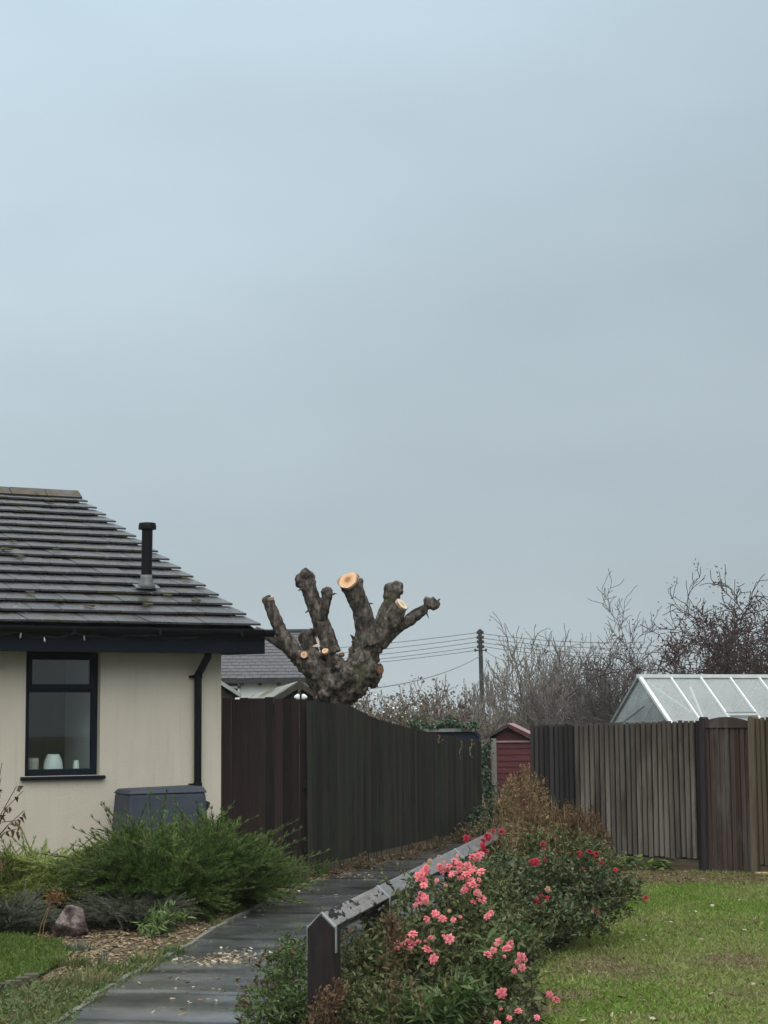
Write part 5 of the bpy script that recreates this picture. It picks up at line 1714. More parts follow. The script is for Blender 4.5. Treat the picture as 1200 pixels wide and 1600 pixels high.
pink_root = leafy('pink_rose_bush', 'leafy rose bush with pink blooms right of the rail', [
    (700, 1415, 10.7, .24, .28, .20), (640, 1475, 10.3, .28, .30, .22), (755, 1480, 10.4, .28, .30, .24), (700, 1545, 10.0, .42, .35, .22), (785, 1560, 9.9, .17, .30, .22), (600, 1520, 10.1, .20, .26, .18),
    (720, 1600, 9.5, .45, .3, .16), (620, 1590, 9.5, .3, .3, .14)], 9000, .040, .024, M['rose_leaf'], (0.36, 10.2, 0), 26, seed=21, shoots=46)
red_root = leafy('red_rose_bush', 'dark leafy rose bush with crimson blooms by the lawn', [
    (815, 1378, 13.3, .26, .32, .20), (880, 1395, 12.8, .36, .36, .26), (945, 1392, 13.0, .20, .30, .17), (855, 1440, 12.4, .30, .30, .18), (768, 1395, 12.9, .14, .30, .20), (925, 1440, 12.4, .13, .2, .07),
    (830, 1475, 12.0, .16, .2, .07)], 9500, .042, .024, M['rose_leaf_dark'], (1.15, 12.8, 0), 24, seed=22, shoots=46)


def bloom_mesh(name, m, rr=0.03, layers=((7, 1.0, .25), (6, .78, .65), (5, .5, 1.05), (3, .25, 1.3)), seed=2):
    r = random.Random(seed)
    mb = MB()
    for li, (n, rad, el) in enumerate(layers):
        for k in range(n):
            a = 2 * math.pi * (k + .5 * (li % 2) + r.uniform(-.12, .12)) / n
            e_ = el + r.uniform(-.15, .15)
            d = Vector((math.cos(a) * math.cos(e_), math.sin(a) * math.cos(e_), math.sin(e_)))
            s = Vector((-math.sin(a), math.cos(a), 0))
            nn = s.cross(d)
            w_ = rr * rad * 2.2 / n * 2.1
            L = rr * (0.55 + .5 * rad)
            b0 = Vector((0, 0, -.1 * rr))
            p = [b0 - s * w_ * .2, b0 + s * w_ * .2, b0 + d * L * .6 + s * w_ * .55 - nn * w_ * .1, b0 + d * L + s * w_ * .25 + nn * w_ * .22, b0 + d * L - s * w_ * .25 + nn * w_ * .22, b0 + d * L * .6 - s * w_ * .55 - nn * w_ * .1, b0 + d * L * .62 + nn * -w_ * .22]
            mb.add(p, [(0, 1, 6), (1, 2, 6), (2, 3, 6), (3, 4, 6), (4, 5, 6), (5, 0, 6)])
    me = mb.mesh(name); me.materials.append(m)
    return me


pink_me = [bloom_mesh('bloom', M['pink'], .032, seed=s) for s in (1, 2, 3)]
red_me = [bloom_mesh('bloom', M['crimson'], .034, seed=s) for s in (4, 5)]


M['faded'] = mat('faded_petal', [(0.30, 0.15, 0.10), (0.46, 0.27, 0.19)], 40, rough=.8, transl=.1)
faded_me = bloom_mesh('bloom', M['faded'], .026, seed=9)


def blooms(root, spots, meshes, Yf):
    for px, py, n, spread in spots:
        for k in range(n):
            x = px + (rnd.gauss(0, spread * 1.45) if n > 1 else 0); y = py + (rnd.gauss(0, spread * 1.3) if n > 1 else 0)
            Y = Yf(x, y) + rnd.uniform(-.08, .05)
            o = link('bloom', rnd.choice(meshes) if rnd.random() > .10 else faded_me, root)
            o.location = P(x, y, Y) - root.location
            s = rnd.choice((.30, .5, .6, .7, .8, .9)) * rnd.uniform(.9, 1.1)
            o.scale = (s, s, s)
            o.rotation_euler = (rnd.uniform(.3, 1.3), rnd.uniform(-.5, .5), rnd.uniform(-.7, .7))


yp = lambda x, y: 10.35 - (y - 1360) / 240 * .95 - (.12 if x > 760 else 0)
blooms(pink_root, [(658, 1362, 9, 8), (662, 1370, 5, 7), (697, 1352, 7, 8), (706, 1350, 4, 6), (730, 1368, 10, 10), (722, 1378, 5, 9), (738, 1355, 5, 7), (741, 1342, 4, 6), (740, 1385, 4, 5), (725, 1391, 2, 3), (745, 1405, 4, 5), (659, 1405, 5, 4), (657, 1412, 3, 4),
                   (640, 1470, 6, 7), (650, 1462, 4, 7), (660, 1475, 3, 7), (688, 1459, 5, 6), (698, 1432, 4, 7), (682, 1428, 3, 5), (682, 1497, 2, 3), (767, 1433, 2, 4), (784, 1475, 5, 6), (805, 1498, 7, 6), (812, 1506, 3, 4), (785, 1549, 2, 3), (787, 1590, 3, 5), (864, 1556, 2, 3),
                   (839, 1590, 1, 0), (810, 1580, 1, 0), (548, 1453, 1, 0), (762, 1492, 1, 0)], pink_me, yp)
yr = lambda x, y: 12.75 - (y - 1300) / 180 * .6
blooms(red_root, [(752, 1332, 5, 6), (760, 1307, 3, 6), (735, 1310, 2, 4), (788, 1293, 3, 5), (836, 1350, 2, 2), (890, 1333, 1, 2), (921, 1334, 4, 5), (939, 1345, 3, 4), (845, 1401, 5, 5), (856, 1390, 1, 2), (833, 1433, 3, 6), (962, 1359, 1, 0), (1007, 1408, 2, 2), (828, 1478, 3, 5), (852, 1344, 1, 2),
                  (930, 1423, 1, 0), (848, 1324, 2, 4), (911, 1357, 1, 0)], red_me, yr)
# long bare shoots that carry the outlying blooms
for root, x0, y0, x1, y1, Y in ((red_root, 935, 1405, 1006, 1409, 12.55), (pink_root, 810, 1545, 862, 1558, 9.6), (red_root, 930, 1370, 962, 1361, 12.7), (pink_root, 650, 1420, 659, 1366, 10.3), (pink_root, 735, 1430, 738, 1350, 10.4), (pink_root, 700, 1420, 700, 1356, 10.4)):
    a_, b_ = P(x0, y0, Y), P(x1, y1, Y)
    mid = (a_ + b_) / 2 + Vector((0, 0, .02))
    MB().tube([a_ - root.location, mid - root.location, b_ - root.location], [.004, .0035, .003], 5).build('shoot', M['rose_stem'], root)

# ground cover and weeds in the bed
leafy('catmint_clump', 'grey green leafy clump left of the rail end post', [(440, 1530, 10.0, .13, .2, .14), (425, 1585, 9.5, .16, .2, .13), (455, 1490, 10.3, .09, .16, .08), (465, 1575, 9.6, .12, .2, .12)], 2600, .036, .017, M['weed'], (-.55, 9.7, 0), 12, seed=31, cat='plant')
leafy('leafy_ground_cover', 'low mixed green leaves in front of the rail', [(560, 1500, 10.1, .16, .25, .13), (545, 1560, 9.7, .16, .25, .12), (600, 1478, 10.6, .15, .25, .09), (570, 1600, 9.3, .3, .25, .10), (640, 1452, 11.2, .16, .3, .08)], 3400, .034, .018, M['rose_leaf'], (-.14, 10.0, 0), 12, seed=32, cat='plant')
leafy('broad_leaf_weed', 'bright long leaved weed at the bottom of rose bush', [(655, 1585, 9.25, .16, .12, .08), (720, 1560, 9.3, .10, .1, .10), (765, 1510, 9.8, .06, .1, .08)], 520, .085, .026, M['weed'], (.2, 9.2, 0), 6, seed=33, cat='plant')
leafy('weed_clump', 'light green weed between pink and red roses', [(800, 1465, 11.6, .16, .2, .08), (765, 1450, 11.2, .14, .2, .10), (735, 1430, 11.6, .12, .2, .16)], 1300, .045, .018, M['weed'], (.75, 11.4, 0), 8, seed=34, cat='plant')
leafy('grey_leaf_plant', 'tall silver green plant between the two rose bushes', [(748, 1385, 12.2, .09, .2, .15), (800, 1362, 13.6, .12, .2, .14), (775, 1410, 12.2, .12, .2, .18)], 1900, .060, .014, M['rose_leaf'], (.68, 12.3, 0), 10, seed=35, cat='plant', droop=.2)


def dry_stalks(name, label, spots, Y0, Y1, m, n, seed, plume=True, thick=.003, leafy_=True):
    r = np.random.default_rng(seed)
    x0 = np.mean([s[0] for s in spots])
    base = P(x0, 1350, (Y0 + Y1) / 2); base.z = 0
    root = empty(name, base)
    tag(root, label, 'plant')
    b = np.array(base)
    P0, P1, A0, A1, O_, D_, L_ = [], [], [], [], [], [], []
    for k in range(n):
        px, py, sp, hv = spots[r.integers(len(spots))]
        Y = r.uniform(Y0, Y1)
        tip = np.array(P(px + r.normal(0, sp), py + abs(r.normal(0, hv)), Y))
        bot = np.array([tip[0] + r.normal(0, .10), Y + r.normal(0, .08), 0.0])
        prev = bot
        bend = r.normal(0, .03, 3)
        for j in range(1, 6):
            t = j / 5
            q_ = bot * (1 - t) + tip * t + bend * math.sin(t * math.pi)
            P0.append(prev - b); P1.append(q_ - b); A0.append(thick * (1.2 - .6 * t)); A1.append(thick * (1.2 - .6 * (t + .1))); prev = q_
        ax = unit((tip - bot)[None])[0]
        H = np.linalg.norm(tip - bot)
        if plume:
            m_ = 34
            f = 1 - np.abs(r.normal(0, .13, m_))
            O_.append(bot + ax * (f * H)[:, None] + r.normal(0, .016, (m_, 3)) - b); D_.append(ax + r.normal(0, .7, (m_, 3))); L_.append(r.uniform(.016, .042, m_))
        if leafy_:
            m_ = 22
            f = r.uniform(.2, .95, m_)
            O_.append(bot + ax * (f * H)[:, None] - b); D_.append(r.normal(0, 1, (m_, 3)) + np.array([0, 0, .2])); L_.append(r.uniform(.02, .055, m_))
    O_, D_, L_ = np.concatenate(O_), np.concatenate(D_), np.concatenate(L_)
    V, T = leaf_arrays(O_, D_, L_, L_ * .42)
    tag(np_mesh('seed_heads', V, T, m, root), kind='stuff')
    V, Q = seg_arrays(P0, P1, A0, A1, 4)
    tag(np_mesh('stalks', V, Q, M['rose_stem'] if m is M['dry_brown'] else m, root), kind='stuff')
    return root


dry_stalks('dry_goldenrod', 'tall golden brown dried flower stalks before the red shed', [(820, 1194, 4, 10), (806, 1208, 8, 14), (838, 1212, 9, 14), (790, 1238, 10, 20), (815, 1250, 20, 20), (850, 1240, 10, 14)], 15.2, 16.3, M['dry_gold'], 60, 41)
dry_stalks('tan_perennial', 'tall thin tan stems rising behind the red roses', [(800, 1285, 8, 10), (815, 1270, 12, 12), (870, 1240, 20, 14)], 14.2, 15.2, M['dry_gold'], 26, 46, plume=False, thick=.004)
dry_stalks('dry_perennials', 'mass of dark brown dead stems in front of dark fence', [(880, 1255, 16, 20), (905, 1268, 16, 20), (930, 1292, 12, 18), (860, 1262, 14, 20), (845, 1285, 24, 16), (810, 1290, 20, 16)], 15.4, 17.0, M['dry_brown'], 230, 42)
leafy('green_perennial', 'green leafy stems under the brown dead stalks', [(860, 1322, 14.8, .28, .3, .14), (822, 1328, 14.8, .16, .3, .13), (900, 1330, 14.6, .22, .3, .12), (950, 1345, 15.5, .14, .3, .08)], 3000, .042, .016, M['rose_leaf'], (1.3, 14.9, 0), 14, seed=43, cat='plant')
dry_stalks('dead_twiggy_plant', 'thin dark twiggy weeds leaning over the path edge', [(395, 1545, 14, 20), (420, 1520, 16, 16), (450, 1462, 10, 14), (435, 1490, 14, 12)], 9.6, 11.2, M['dry_brown'], 18, 44, plume=False, thick=.0022)
dry_stalks('dead_twiggy_plant', 'faded brown seed stalks around the foot of rail end post', [(505, 1555, 14, 16), (530, 1530, 14, 20), (615, 1432, 10, 10)], 9.0, 9.28, M['dry_brown'], 16, 45, thick=.0022)

# broad leaved plant by the fence
r_ = np.random.default_rng(51)
bp = G(1000, 1364); root = empty('broad_leaved_plant', bp)
tag(root, 'low bright green broad leaved plant at the fence foot', 'plant')
for k in range(52):
    a_ = r_.uniform(0, 2 * math.pi); q_ = r_.uniform(0, 1) ** .6
    ln_, wd_ = r_.uniform(.13, .22), r_.uniform(.07, .11)
    m = MB()
    el_ = r_.uniform(.25, .9)
    n_ = 6
    vs, fs = [], []
    for j in range(n_ + 1):
        t = j / n_
        wv = wd_ * math.sin(math.pi * min(t * .93 + .07, 1)) ** .7 * .5
        x_ = ln_ * t; z_ = ln_ * t * math.tan(el_) * .6 * (1 - .75 * t)
        vs += [(x_, -wv, z_ + wv * .35), (x_, 0, z_), (x_, wv, z_ + wv * .35)]
    for j in range(n_):
        i0 = j * 3
        fs += [(i0, i0 + 1, i0 + 4, i0 + 3), (i0 + 1, i0 + 2, i0 + 5, i0 + 4)]
    o = m.add(vs, fs).build('leaf', M['cabbage'], root, smooth=True)
    o.location = (math.cos(a_) * q_ * .23, math.sin(a_) * q_ * .14, .02 + .16 * (1 - q_) * r_.uniform(.6, 1.2))
    o.rotation_euler = (0, 0, a_ + r_.normal(0, .4))

# ivy on the far end of the green fence
ivy = empty('ivy', P(761, 1300, 25.35)); ivy.location.z = 0
tag(ivy, 'ivy climbing between the green fence end and the grey post', 'ivy')
n = 900
xi = P(762, 1230, 25.35).x + rng.normal(0, .055, n); zi = rng.uniform(0.0, P(760, 1157, 25.35).z, n)
O_ = np.stack([xi + .06 * np.sin(zi * 5), np.full(n, 25.35) + rng.normal(0, .05, n), zi], axis=1) - np.array(ivy.location)
V, T = leaf_arrays(O_, np.stack([rng.normal(0, .8, n), rng.normal(-.6, .3, n), rng.normal(-.4, .5, n)], axis=1), rng.uniform(.03, .06, n), rng.uniform(.03, .055, n))
tag(np_mesh('foliage', V, T, M['ivy'], ivy), kind='stuff')
sp = [(0.0, .05, 0)]
MB().tube([(0, .05, 0), (.03, .04, .4), (-.02, .05, .8), (.02, .05, 1.15)], [.012, .01, .008, .005], 6).build('stem', M['twig'], ivy)
ivr = empty('roof_ivy', P(700, 1138, 29.2))
tag(ivr, 'ivy trailing along the navy shed roof', 'ivy')
n = 1100
px_ = rng.uniform(640, 745, n)
O_ = np.array([[*P(a_, 1137 - abs(rng.normal(0, 4)) * (1 + .8 * math.sin(a_ * .11)), 29.1 + rng.uniform(-.25, .5))] for a_ in px_]) - np.array(ivr.location)
V, T = leaf_arrays(O_, rng.normal(0, 1, (n, 3)), rng.uniform(.04, .08, n), rng.uniform(.03, .06, n))
tag(np_mesh('foliage', V, T, M['ivy'], ivr), kind='stuff')
MB().tube([P(640, 1140, 29.1) - ivr.location, P(690, 1137, 29.15) - ivr.location, P(744, 1136, 29.1) - ivr.location], .012, 6).build('stem', M['twig'], ivr)

# undergrowth at the foot of the green fence and below the ivy
leafy('fence_foot_weeds', 'dead leaves and weeds along the foot of green fence', [(560, 1352, 19.6, .35, .12, .04), (620, 1340, 20.6, .35, .12, .05), (680, 1325, 22.0, .35, .14, .06), (725, 1306, 23.6, .3, .2, .10)], 1500, .045, .022, M['leaf_buff'], (.25, 20.5, 0), 10, seed=61, cat='plant', stem_m='twig')
leafy('bramble', 'dark bramble tangle at the far end of the green fence', [(775, 1275, 23.5, .16, .3, .22), (755, 1300, 22.5, .16, .3, .10), (790, 1260, 22.5, .12, .2, .25), (745, 1280, 24.0, .1, .2, .2)], 1800, .05, .028, M['ivy'], (1.45, 23.0, 0), 18, seed=62, cat='plant', stem_m='twig')
dry_stalks('bare_sapling', 'thin bare young stems at the fence end behind rail', [(745, 1265, 8, 14), (735, 1290, 8, 8), (752, 1272, 6, 10)], 20.5, 22.0, M['dry_gold'], 9, 63, plume=False, thick=.004)

# grass clumps and tufts beside the path
def tuft(label, px, py, n, h, spread, m, name='grass_tuft', w=.010, seed=1, arch=.8):
    r = np.random.default_rng(seed)
    c = G(px, py)
    root = empty(name, c)
    tag(root, label, 'grass tuft')
    V_, F_ = [], []
    for k in range(n):
        a_ = r.uniform(0, 2 * math.pi); q_ = r.uniform(0, 1) ** .5 * spread
        b = np.array([math.cos(a_) * q_, math.sin(a_) * q_, 0])
        aa = a_ + r.normal(0, .6); L = h * r.uniform(.6, 1.3)
        d = np.array([math.cos(aa), math.sin(aa), 0]); s = np.array([-d[1], d[0], 0]) * w * .5
        i0 = len(V_)
        lean_ = r.uniform(.2, 1.0) * arch
        for j in range(4):
            t = j / 3
            c_ = b + d * (L * lean_ * t * t * .9) + np.array([0, 0, L * (t - .42 * lean_ * t * t)])
            V_ += [c_ - s * (1 - t * .9), c_ + s * (1 - t * .9)]
        for j in range(3):
            F_.append((i0 + 2 * j, i0 + 2 * j + 1, i0 + 2 * j + 3, i0 + 2 * j + 2))
    tag(np_mesh('blades', V_, F_, m, root), kind='stuff')
    return root


tuft('arching green grass clump below the brown fence panel', 455, 1384, 260, .26, .16, M['grass_pale'], seed=71)
tuft('darker grass clump beside the arching clump at fence corner', 492, 1370, 200, .22, .14, M['weed'], seed=72)
tuft('pale yellow grass clump by the path under the juniper', 432, 1404, 200, .13, .17, M['grass_pale'], seed=73)
tuft('green tuft where the path bends by the chips', 228, 1508, 200, .10, .12, M['grass_pale'], seed=74)
tuft('reddish green tuft at the corner of path edging', 268, 1496, 160, .10, .09, M['weed'], seed=75)
tuft('grey green tuft in front of the rock', 120, 1488, 150, .08, .12, M['juniper_grey'], seed=76)
tuft('slim pale shoots in the wood chips', 158, 1512, 24, .16, .05, M['juniper_grey'], seed=77)
tuft('grass tuft at the corner of left lawn', 112, 1512, 160, .10, .12, M['grass_pale'], seed=78)
tuft('long straw tuft beside the near path edge', 140, 1545, 150, .12, .16, M['grass_dry'], seed=79)
tuft('small yellow green tuft on the edging by chips', 345, 1448, 110, .06, .08, M['grass_pale'], seed=80)
leafy('spiky_green_plant', 'small bright green plant under the front of juniper', [(255, 1440, 13.75, .13, .1, .06), (240, 1446, 13.6, .10, .1, .05)], 300, .075, .018, M['cabbage'], (-1.72, 13.7, 0), 5, seed=81, cat='plant')
VERGE = [G(-60, 1600), G(-60, 1560), G(60, 1545), G(150, 1520), G(230, 1512), G(280, 1500), G(215, 1530), G(165, 1560), G(108, 1602), Vector((-2.1, 7.6, 0)), Vector((-3.3, 7.6, 0))]
X, Y = scatter(VERGE, 5200)
kk = rng.random(len(X)) < .35 + .9 * vnoise(X, Y, 3.0, 5)
X, Y = X[kk], Y[kk]
blades('verge_grass', X, Y, np.full(len(X), .006), .085, .011, M['grass_pale'], 1.0, 'rough mixed grass along the near left path edge', 'grass')
V, T = leaf_arrays(np.stack([X, Y, rng.uniform(.01, .06, len(X))], axis=1)[:3500], rng.normal(0, 1, (min(3500, len(X)), 3)) + np.array([0, 0, .4]), .035, .016)
tag(np_mesh('verge_weeds', V, T, M['weed']), 'low leafy weeds through the near left verge', 'weeds', kind='stuff')
# thin weeds along the whole kerb line
ki = rng.integers(60, 300, 2600)
s_ = np.abs(rng.normal(0, .05, len(ki)))
X, Y = le[ki, 0] - s_ + .01, le[ki, 1] + rng.normal(0, .05, len(ki))
kk = vnoise(X, Y, 2.2, 17) > .45
blades('kerb_grass', X[kk], Y[kk], np.full(kk.sum(), .01), .05, .008, M['grass_pale'], 1.0, 'thin grass growing along the path kerb', 'grass')

# stone edging of the left lawn corner
for k, (px, py) in enumerate(((-14, 1557), (4, 1552), (20, 1548), (35, 1543), (48, 1537))):
    bm = bmesh.new(); bmesh.ops.create_cube(bm, size=1.0)
    bmesh.ops.subdivide_edges(bm, edges=bm.edges[:], cuts=2, use_grid_fill=True)
    for v in bm.verts:
        v.co += Vector((mnoise.noise(v.co * 2 + Vector((k * 9, 0, 0))), mnoise.noise(v.co * 2 + Vector((0, k * 9, 4))), mnoise.noise(v.co * 2 + Vector((3, 0, k * 9))))) * .13
        v.co = Vector((v.co.x * .085, v.co.y * .07, v.co.z * .075))
    me = bpy.data.meshes.new('edging_stone'); bm.to_mesh(me); bm.free()
    o = link('edging_stone', me, None, M['stone_edge'])
    o.location = G(px, py) + Vector((0, 0, .022)); o.rotation_euler = (0, 0, rnd.uniform(-.3, .3) + .35)
    tag(o, ['dark edging stone at the picture edge of left lawn', 'second edging stone of left lawn from the picture edge', 'middle edging stone of left lawn', 'fourth edging stone of left lawn from picture edge', 'edging stone at the chip end of left lawn'][k], 'stone', 'edging stones of the left lawn')

# rock
bm = bmesh.new()
rk = random.Random(5)
for _ in range(15):
    v_ = Vector((rk.gauss(0, 1), rk.gauss(0, 1), rk.gauss(0, 1))).normalized()
    bm.verts.new((v_.x * .15, v_.y * .12, v_.z * .13 + (.035 if v_.x > -.2 and v_.z > 0 else -.01)))
hull = bmesh.ops.convex_hull(bm, input=bm.verts[:])
bmesh.ops.delete(bm, geom=list({v for v in hull['geom_interior'] if isinstance(v, bmesh.types.BMVert)}), context='VERTS')
bmesh.ops.bevel(bm, geom=bm.edges[:], offset=.003, segments=1, affect='EDGES')
me = bpy.data.meshes.new('rock'); bm.to_mesh(me); bm.free()
ro = link('rock', me, None, M['rock'])
ro.location = G(110, 1466) + Vector((0, -.02, .085))
tag(ro, 'pinkish grey rock half sunk among creeping junipers', 'rock')
# dead flower stalk beside it
ds = empty('dried_flower', G(62, 1470)); tag(ds, 'single bent rust brown dried flower stalk beside the rock', 'plant')
d0 = ds.location
for (xa, ya, xb, yb) in ((60, 1466, 72, 1425), (66, 1466, 76, 1422), (72, 1425, 92, 1396), (76, 1422, 84, 1400)):
    MB().tube([P(xa, ya, 13.3) - d0, P((xa + xb) / 2 - 2, (ya + yb) / 2, 13.3) - d0, P(xb, yb, 13.3) - d0], [.004, .0035, .003], 5).build('stalk', M['dry_gold'], ds)
n = 420
cx = np.array([[*(P(85 + a_, 1402 + b_, 13.3) - d0)] for a_, b_ in zip(rng.normal(0, 7, n), rng.normal(0, 6, n))])
V, T = leaf_arrays(cx + rng.normal(0, .012, (n, 3)), rng.normal(0, 1, (n, 3)), .018, .008)
M['rust'] = mat('rust_flower', [(0.15, 0.065, 0.030), (0.26, 0.12, 0.055)], island=True, rough=.9)
tag(np_mesh('flower_head', V, T, M['rust'], ds), kind='stuff')

# wood chips in the bed and leaf litter
X, Y = scatter(CHIP_BED, 26000)
kk = (X > -4.2) & (Y > 8) & ~in_poly(X, Y, LAWN_L) & ~in_poly(X, Y, PATH_POLY)
X, Y = X[kk], Y[kk]


def chips(name, X, Y, z0, L, W, m, label, flat=.5, th=.004):
    n = len(X)
    ang = rng.uniform(0, 2 * math.pi, n)
    D = unit(np.stack([np.cos(ang), np.sin(ang), rng.normal(0, flat * .5, n)], axis=1))
    U = unit(np.stack([rng.normal(0, flat, n), rng.normal(0, flat, n), np.ones(n)], axis=1))
    S = unit(np.cross(D, U)); N_ = np.cross(S, D)
    l = (L * rng.uniform(.4, 1.5, n))[:, None]; w_ = (W * rng.uniform(.5, 1.4, n))[:, None]
    O = np.stack([X, Y, z0 + rng.uniform(.004, .018, n)], axis=1)
    c = []
    for zz_ in (-th / 2, th / 2):
        for a_, b_ in ((-1, -1), (1, -.6), (.8, 1), (-.9, .7)):
            c.append(O + D * l * a_ * .5 + S * w_ * b_ * .5 + N_ * zz_)
    V = np.stack(c, axis=1).reshape(-1, 3)
    q_ = np.array([(3, 2, 1, 0), (4, 5, 6, 7), (0, 1, 5, 4), (1, 2, 6, 5), (2, 3, 7, 6), (3, 0, 4, 7)])
    Q = ((np.arange(n) * 8)[:, None, None] + q_[None]).reshape(-1, 4)
    o = np_mesh(name, V, Q, m)
    tag(o, label, 'wood chips' if 'chip' in name else 'leaves', kind='stuff')
    return o


chips('wood_chips', X, Y, .004, .036, .017, M['chip'], 'pale wood chip mulch on the bed beside the path')
# leaves and chips strayed onto the path
sx, sy = [], []
for px, py, sX, sY, n in ((355, 1505, 22, 5, 120), (320, 1510, 25, 4, 60), (390, 1497, 20, 4, 50), (300, 1540, 40, 14, 22), (260, 1560, 60, 22, 16), (330, 1450, 40, 20, 25), (540, 1372, 30, 5, 60), (470, 1400, 30, 10, 20)):
    for k in range(n):
        q_ = G(px + rnd.gauss(0, sX), py + rnd.gauss(0, sY)); sx.append(q_.x); sy.append(q_.y)
chips('strayed_leaves', np.array(sx), np.array(sy), .022, .034, .018, M['leaf_litter'], 'pale fallen leaves and chips strewn over wet path', flat=.35, th=.002)
# fallen leaves on the right lawn
X, Y = scatter(LAWN_VIS, 900)
wgt = bare_mask(X, Y) * .6 + .25
kk = rng.random(len(X)) < wgt
chips('fallen_leaves', X[kk], Y[kk], .028, .040, .024, M['leaf_litter'], 'scattered pale leaves on the worn lawn', flat=.4, th=.002)
X, Y = scatter([Vector((2.2, 17.3, 0)), Vector((2.4, 18.8, 0)), Vector((5.4, 18.1, 0)), Vector((5.4, 16.6, 0))], 1100)
chips('fence_foot_leaves', X, Y, .026, .045, .026, M['dry_brown'], 'brown dead leaves on bare soil before the grey fence', flat=.4, th=.002)
ki = rng.integers(250, 405, 900)
chips('fence_litter', le[ki, 0] - np.abs(rng.normal(0, .12, 900)), le[ki, 1] + rng.normal(0, .1, 900), .01, .05, .03, M['dry_brown'], 'dead leaves piled along the green fence foot', flat=.5, th=.002)

# twiggy shrub reaching in at the left edge
tw = empty('brown_leaf_shrub', (-3.05, 12.6, 0)); tag(tw, 'bare twigs with curled brown leaves reaching in at the left edge', 'shrub')
t0_ = np.array(tw.location)
P0, P1, A0, A1, O_, D_ = [], [], [], [], [], []
for tips in (((-40, 1340), (-10, 1268), (3, 1192)), ((-40, 1350), (0, 1275), (26, 1228)), ((-30, 1350), (10, 1262), (36, 1236)), ((-40, 1350), (12, 1290), (38, 1266)), ((-40, 1350), (8, 1300), (26, 1295)), ((-40, 1330), (-5, 1285), (30, 1282)), ((-40, 1340), (-8, 1315), (6, 1340)), ((-30, 1320), (-6, 1245), (2, 1215))):
    pts = [np.array([tw.location.x - .1, tw.location.y, 0])] + [np.array(P(a_, b_, 12.6 + rnd.uniform(-.15, .15))) for a_, b_ in tips]
    for j in range(3):
        n_ = 4
        for q_ in range(n_):
            f0, f1 = q_ / n_, (q_ + 1) / n_
            P0.append(pts[j] * (1 - f0) + pts[j + 1] * f0 - t0_); P1.append(pts[j] * (1 - f1) + pts[j + 1] * f1 - t0_)
            rr_ = .007 - .0018 * j
            A0.append(rr_); A1.append(rr_ - .001)
    O_.append(pts[3] - t0_); O_.append(pts[2] * .5 + pts[3] * .5 - t0_); O_.append(pts[2] - t0_)
V, Q = seg_arrays(P0, P1, A0, A1, 5); tag(np_mesh('twigs', V, Q, M['twig'], tw), kind='stuff')
O_ = np.array(O_)
k_ = rng.integers(0, len(O_), 40)
V, T = leaf_arrays(O_[k_] + rng.normal(0, .015, (40, 3)), np.stack([rng.normal(.3, .6, 40), rng.normal(0, .6, 40), rng.normal(-.7, .5, 40)], axis=1), rng.uniform(.04, .075, 40), rng.uniform(.02, .035, 40), fold=.5, curl=.4)
tag(np_mesh('leaves', V, T, M['dry_brown'], tw), kind='stuff')

# ------------------------------------------------------------------ bare trees and shrubs behind
def bare_tree(name, label, px, Y, top_py, stems, m, seed, spread=.5, levels=4, r0=.06, branch=5, up=.35, leaf=None, nleaf=0, leafL=.06, wander=.22, cat='tree', lean=0.0, crook=0.0, minr=.006, ratio=.62):
    r = np.random.default_rng(seed)
    base = P(px, 1140, Y); base.z = 0
    H = P(px, top_py, Y).z
    root = empty(name, base); tag(root, label, cat, None)
    seg, tips = [], []

    def grow(p, d, L, rad, lev):
        ns = 5 if lev < 2 else 4
        pts = [p]
        for k in range(ns):
            d = d + r.normal(0, wander, 3) + np.array([0, 0, up * .25])
            if crook: d = d + r.normal(0, crook, 3)
            d = d / np.linalg.norm(d)
            q_ = p + d * (L / ns)
            ra = max(rad * (1 - .55 * k / ns), minr); rb = max(rad * (1 - .55 * (k + 1) / ns), minr * .8)
            seg.append((p, q_, ra, rb, lev))
            p = q_; pts.append(p)
            if lev < levels:
                nb_ = branch / ns * (1.0 if k > 0 or lev > 0 else .4)
                nbr = int(nb_) + (r.random() < nb_ - int(nb_))
                for _ in range(nbr):
                    sd_ = unit(np.cross(d, r.normal(size=3))[None])[0]
                    grow(p, d * .75 + sd_ * spread * r.uniform(.6, 1.4) + np.array([0, 0, up * .3]), L * ratio * r.uniform(.6, 1.15), rb * .62, lev + 1)
        tips.append(p)

    for s in range(stems):
        a_ = 2 * math.pi * (s + r.random() * .5) / stems
        d = np.array([math.cos(a_) * spread * .55 + lean, math.sin(a_) * spread * .4, 1.0])
        grow(np.array([r.normal(0, .05 * stems ** .5), r.normal(0, .05), 0.0]), d / np.linalg.norm(d), H * .52 * r.uniform(.85, 1.15), r0, 0)
    top = float(np.percentile([s_[1][2] for s_ in seg], 99.85))
    sc_ = H / top
    P0 = np.array([s_[0] for s_ in seg]) * sc_; P1 = np.array([s_[1] for s_ in seg]) * sc_
    R0 = np.array([s_[2] for s_ in seg]); R1 = np.array([s_[3] for s_ in seg]); lv = np.array([s_[4] for s_ in seg])
    k = lv == 0
    V, Q = seg_arrays(P0[k], P1[k], R0[k], R1[k], 7); tag(np_mesh('trunk', V, Q, m, root), kind='stuff')
    V, Q = seg_arrays(P0[~k], P1[~k], R0[~k], R1[~k], 3); tag(np_mesh('crown', V, Q, m, root), kind='stuff')
    if leaf is not None:
        T_ = np.array(tips) * sc_
        k = r.integers(0, len(T_), nleaf)
        O = T_[k] + r.normal(0, .07, (nleaf, 3))
        V, T = leaf_arrays(O, r.normal(0, 1, (nleaf, 3)), leafL * r.uniform(.5, 1.3, nleaf), leafL * .6 * r.uniform(.6, 1.3, nleaf))
        tag(np_mesh('leaves', V, T, leaf, root), kind='stuff')
    return root


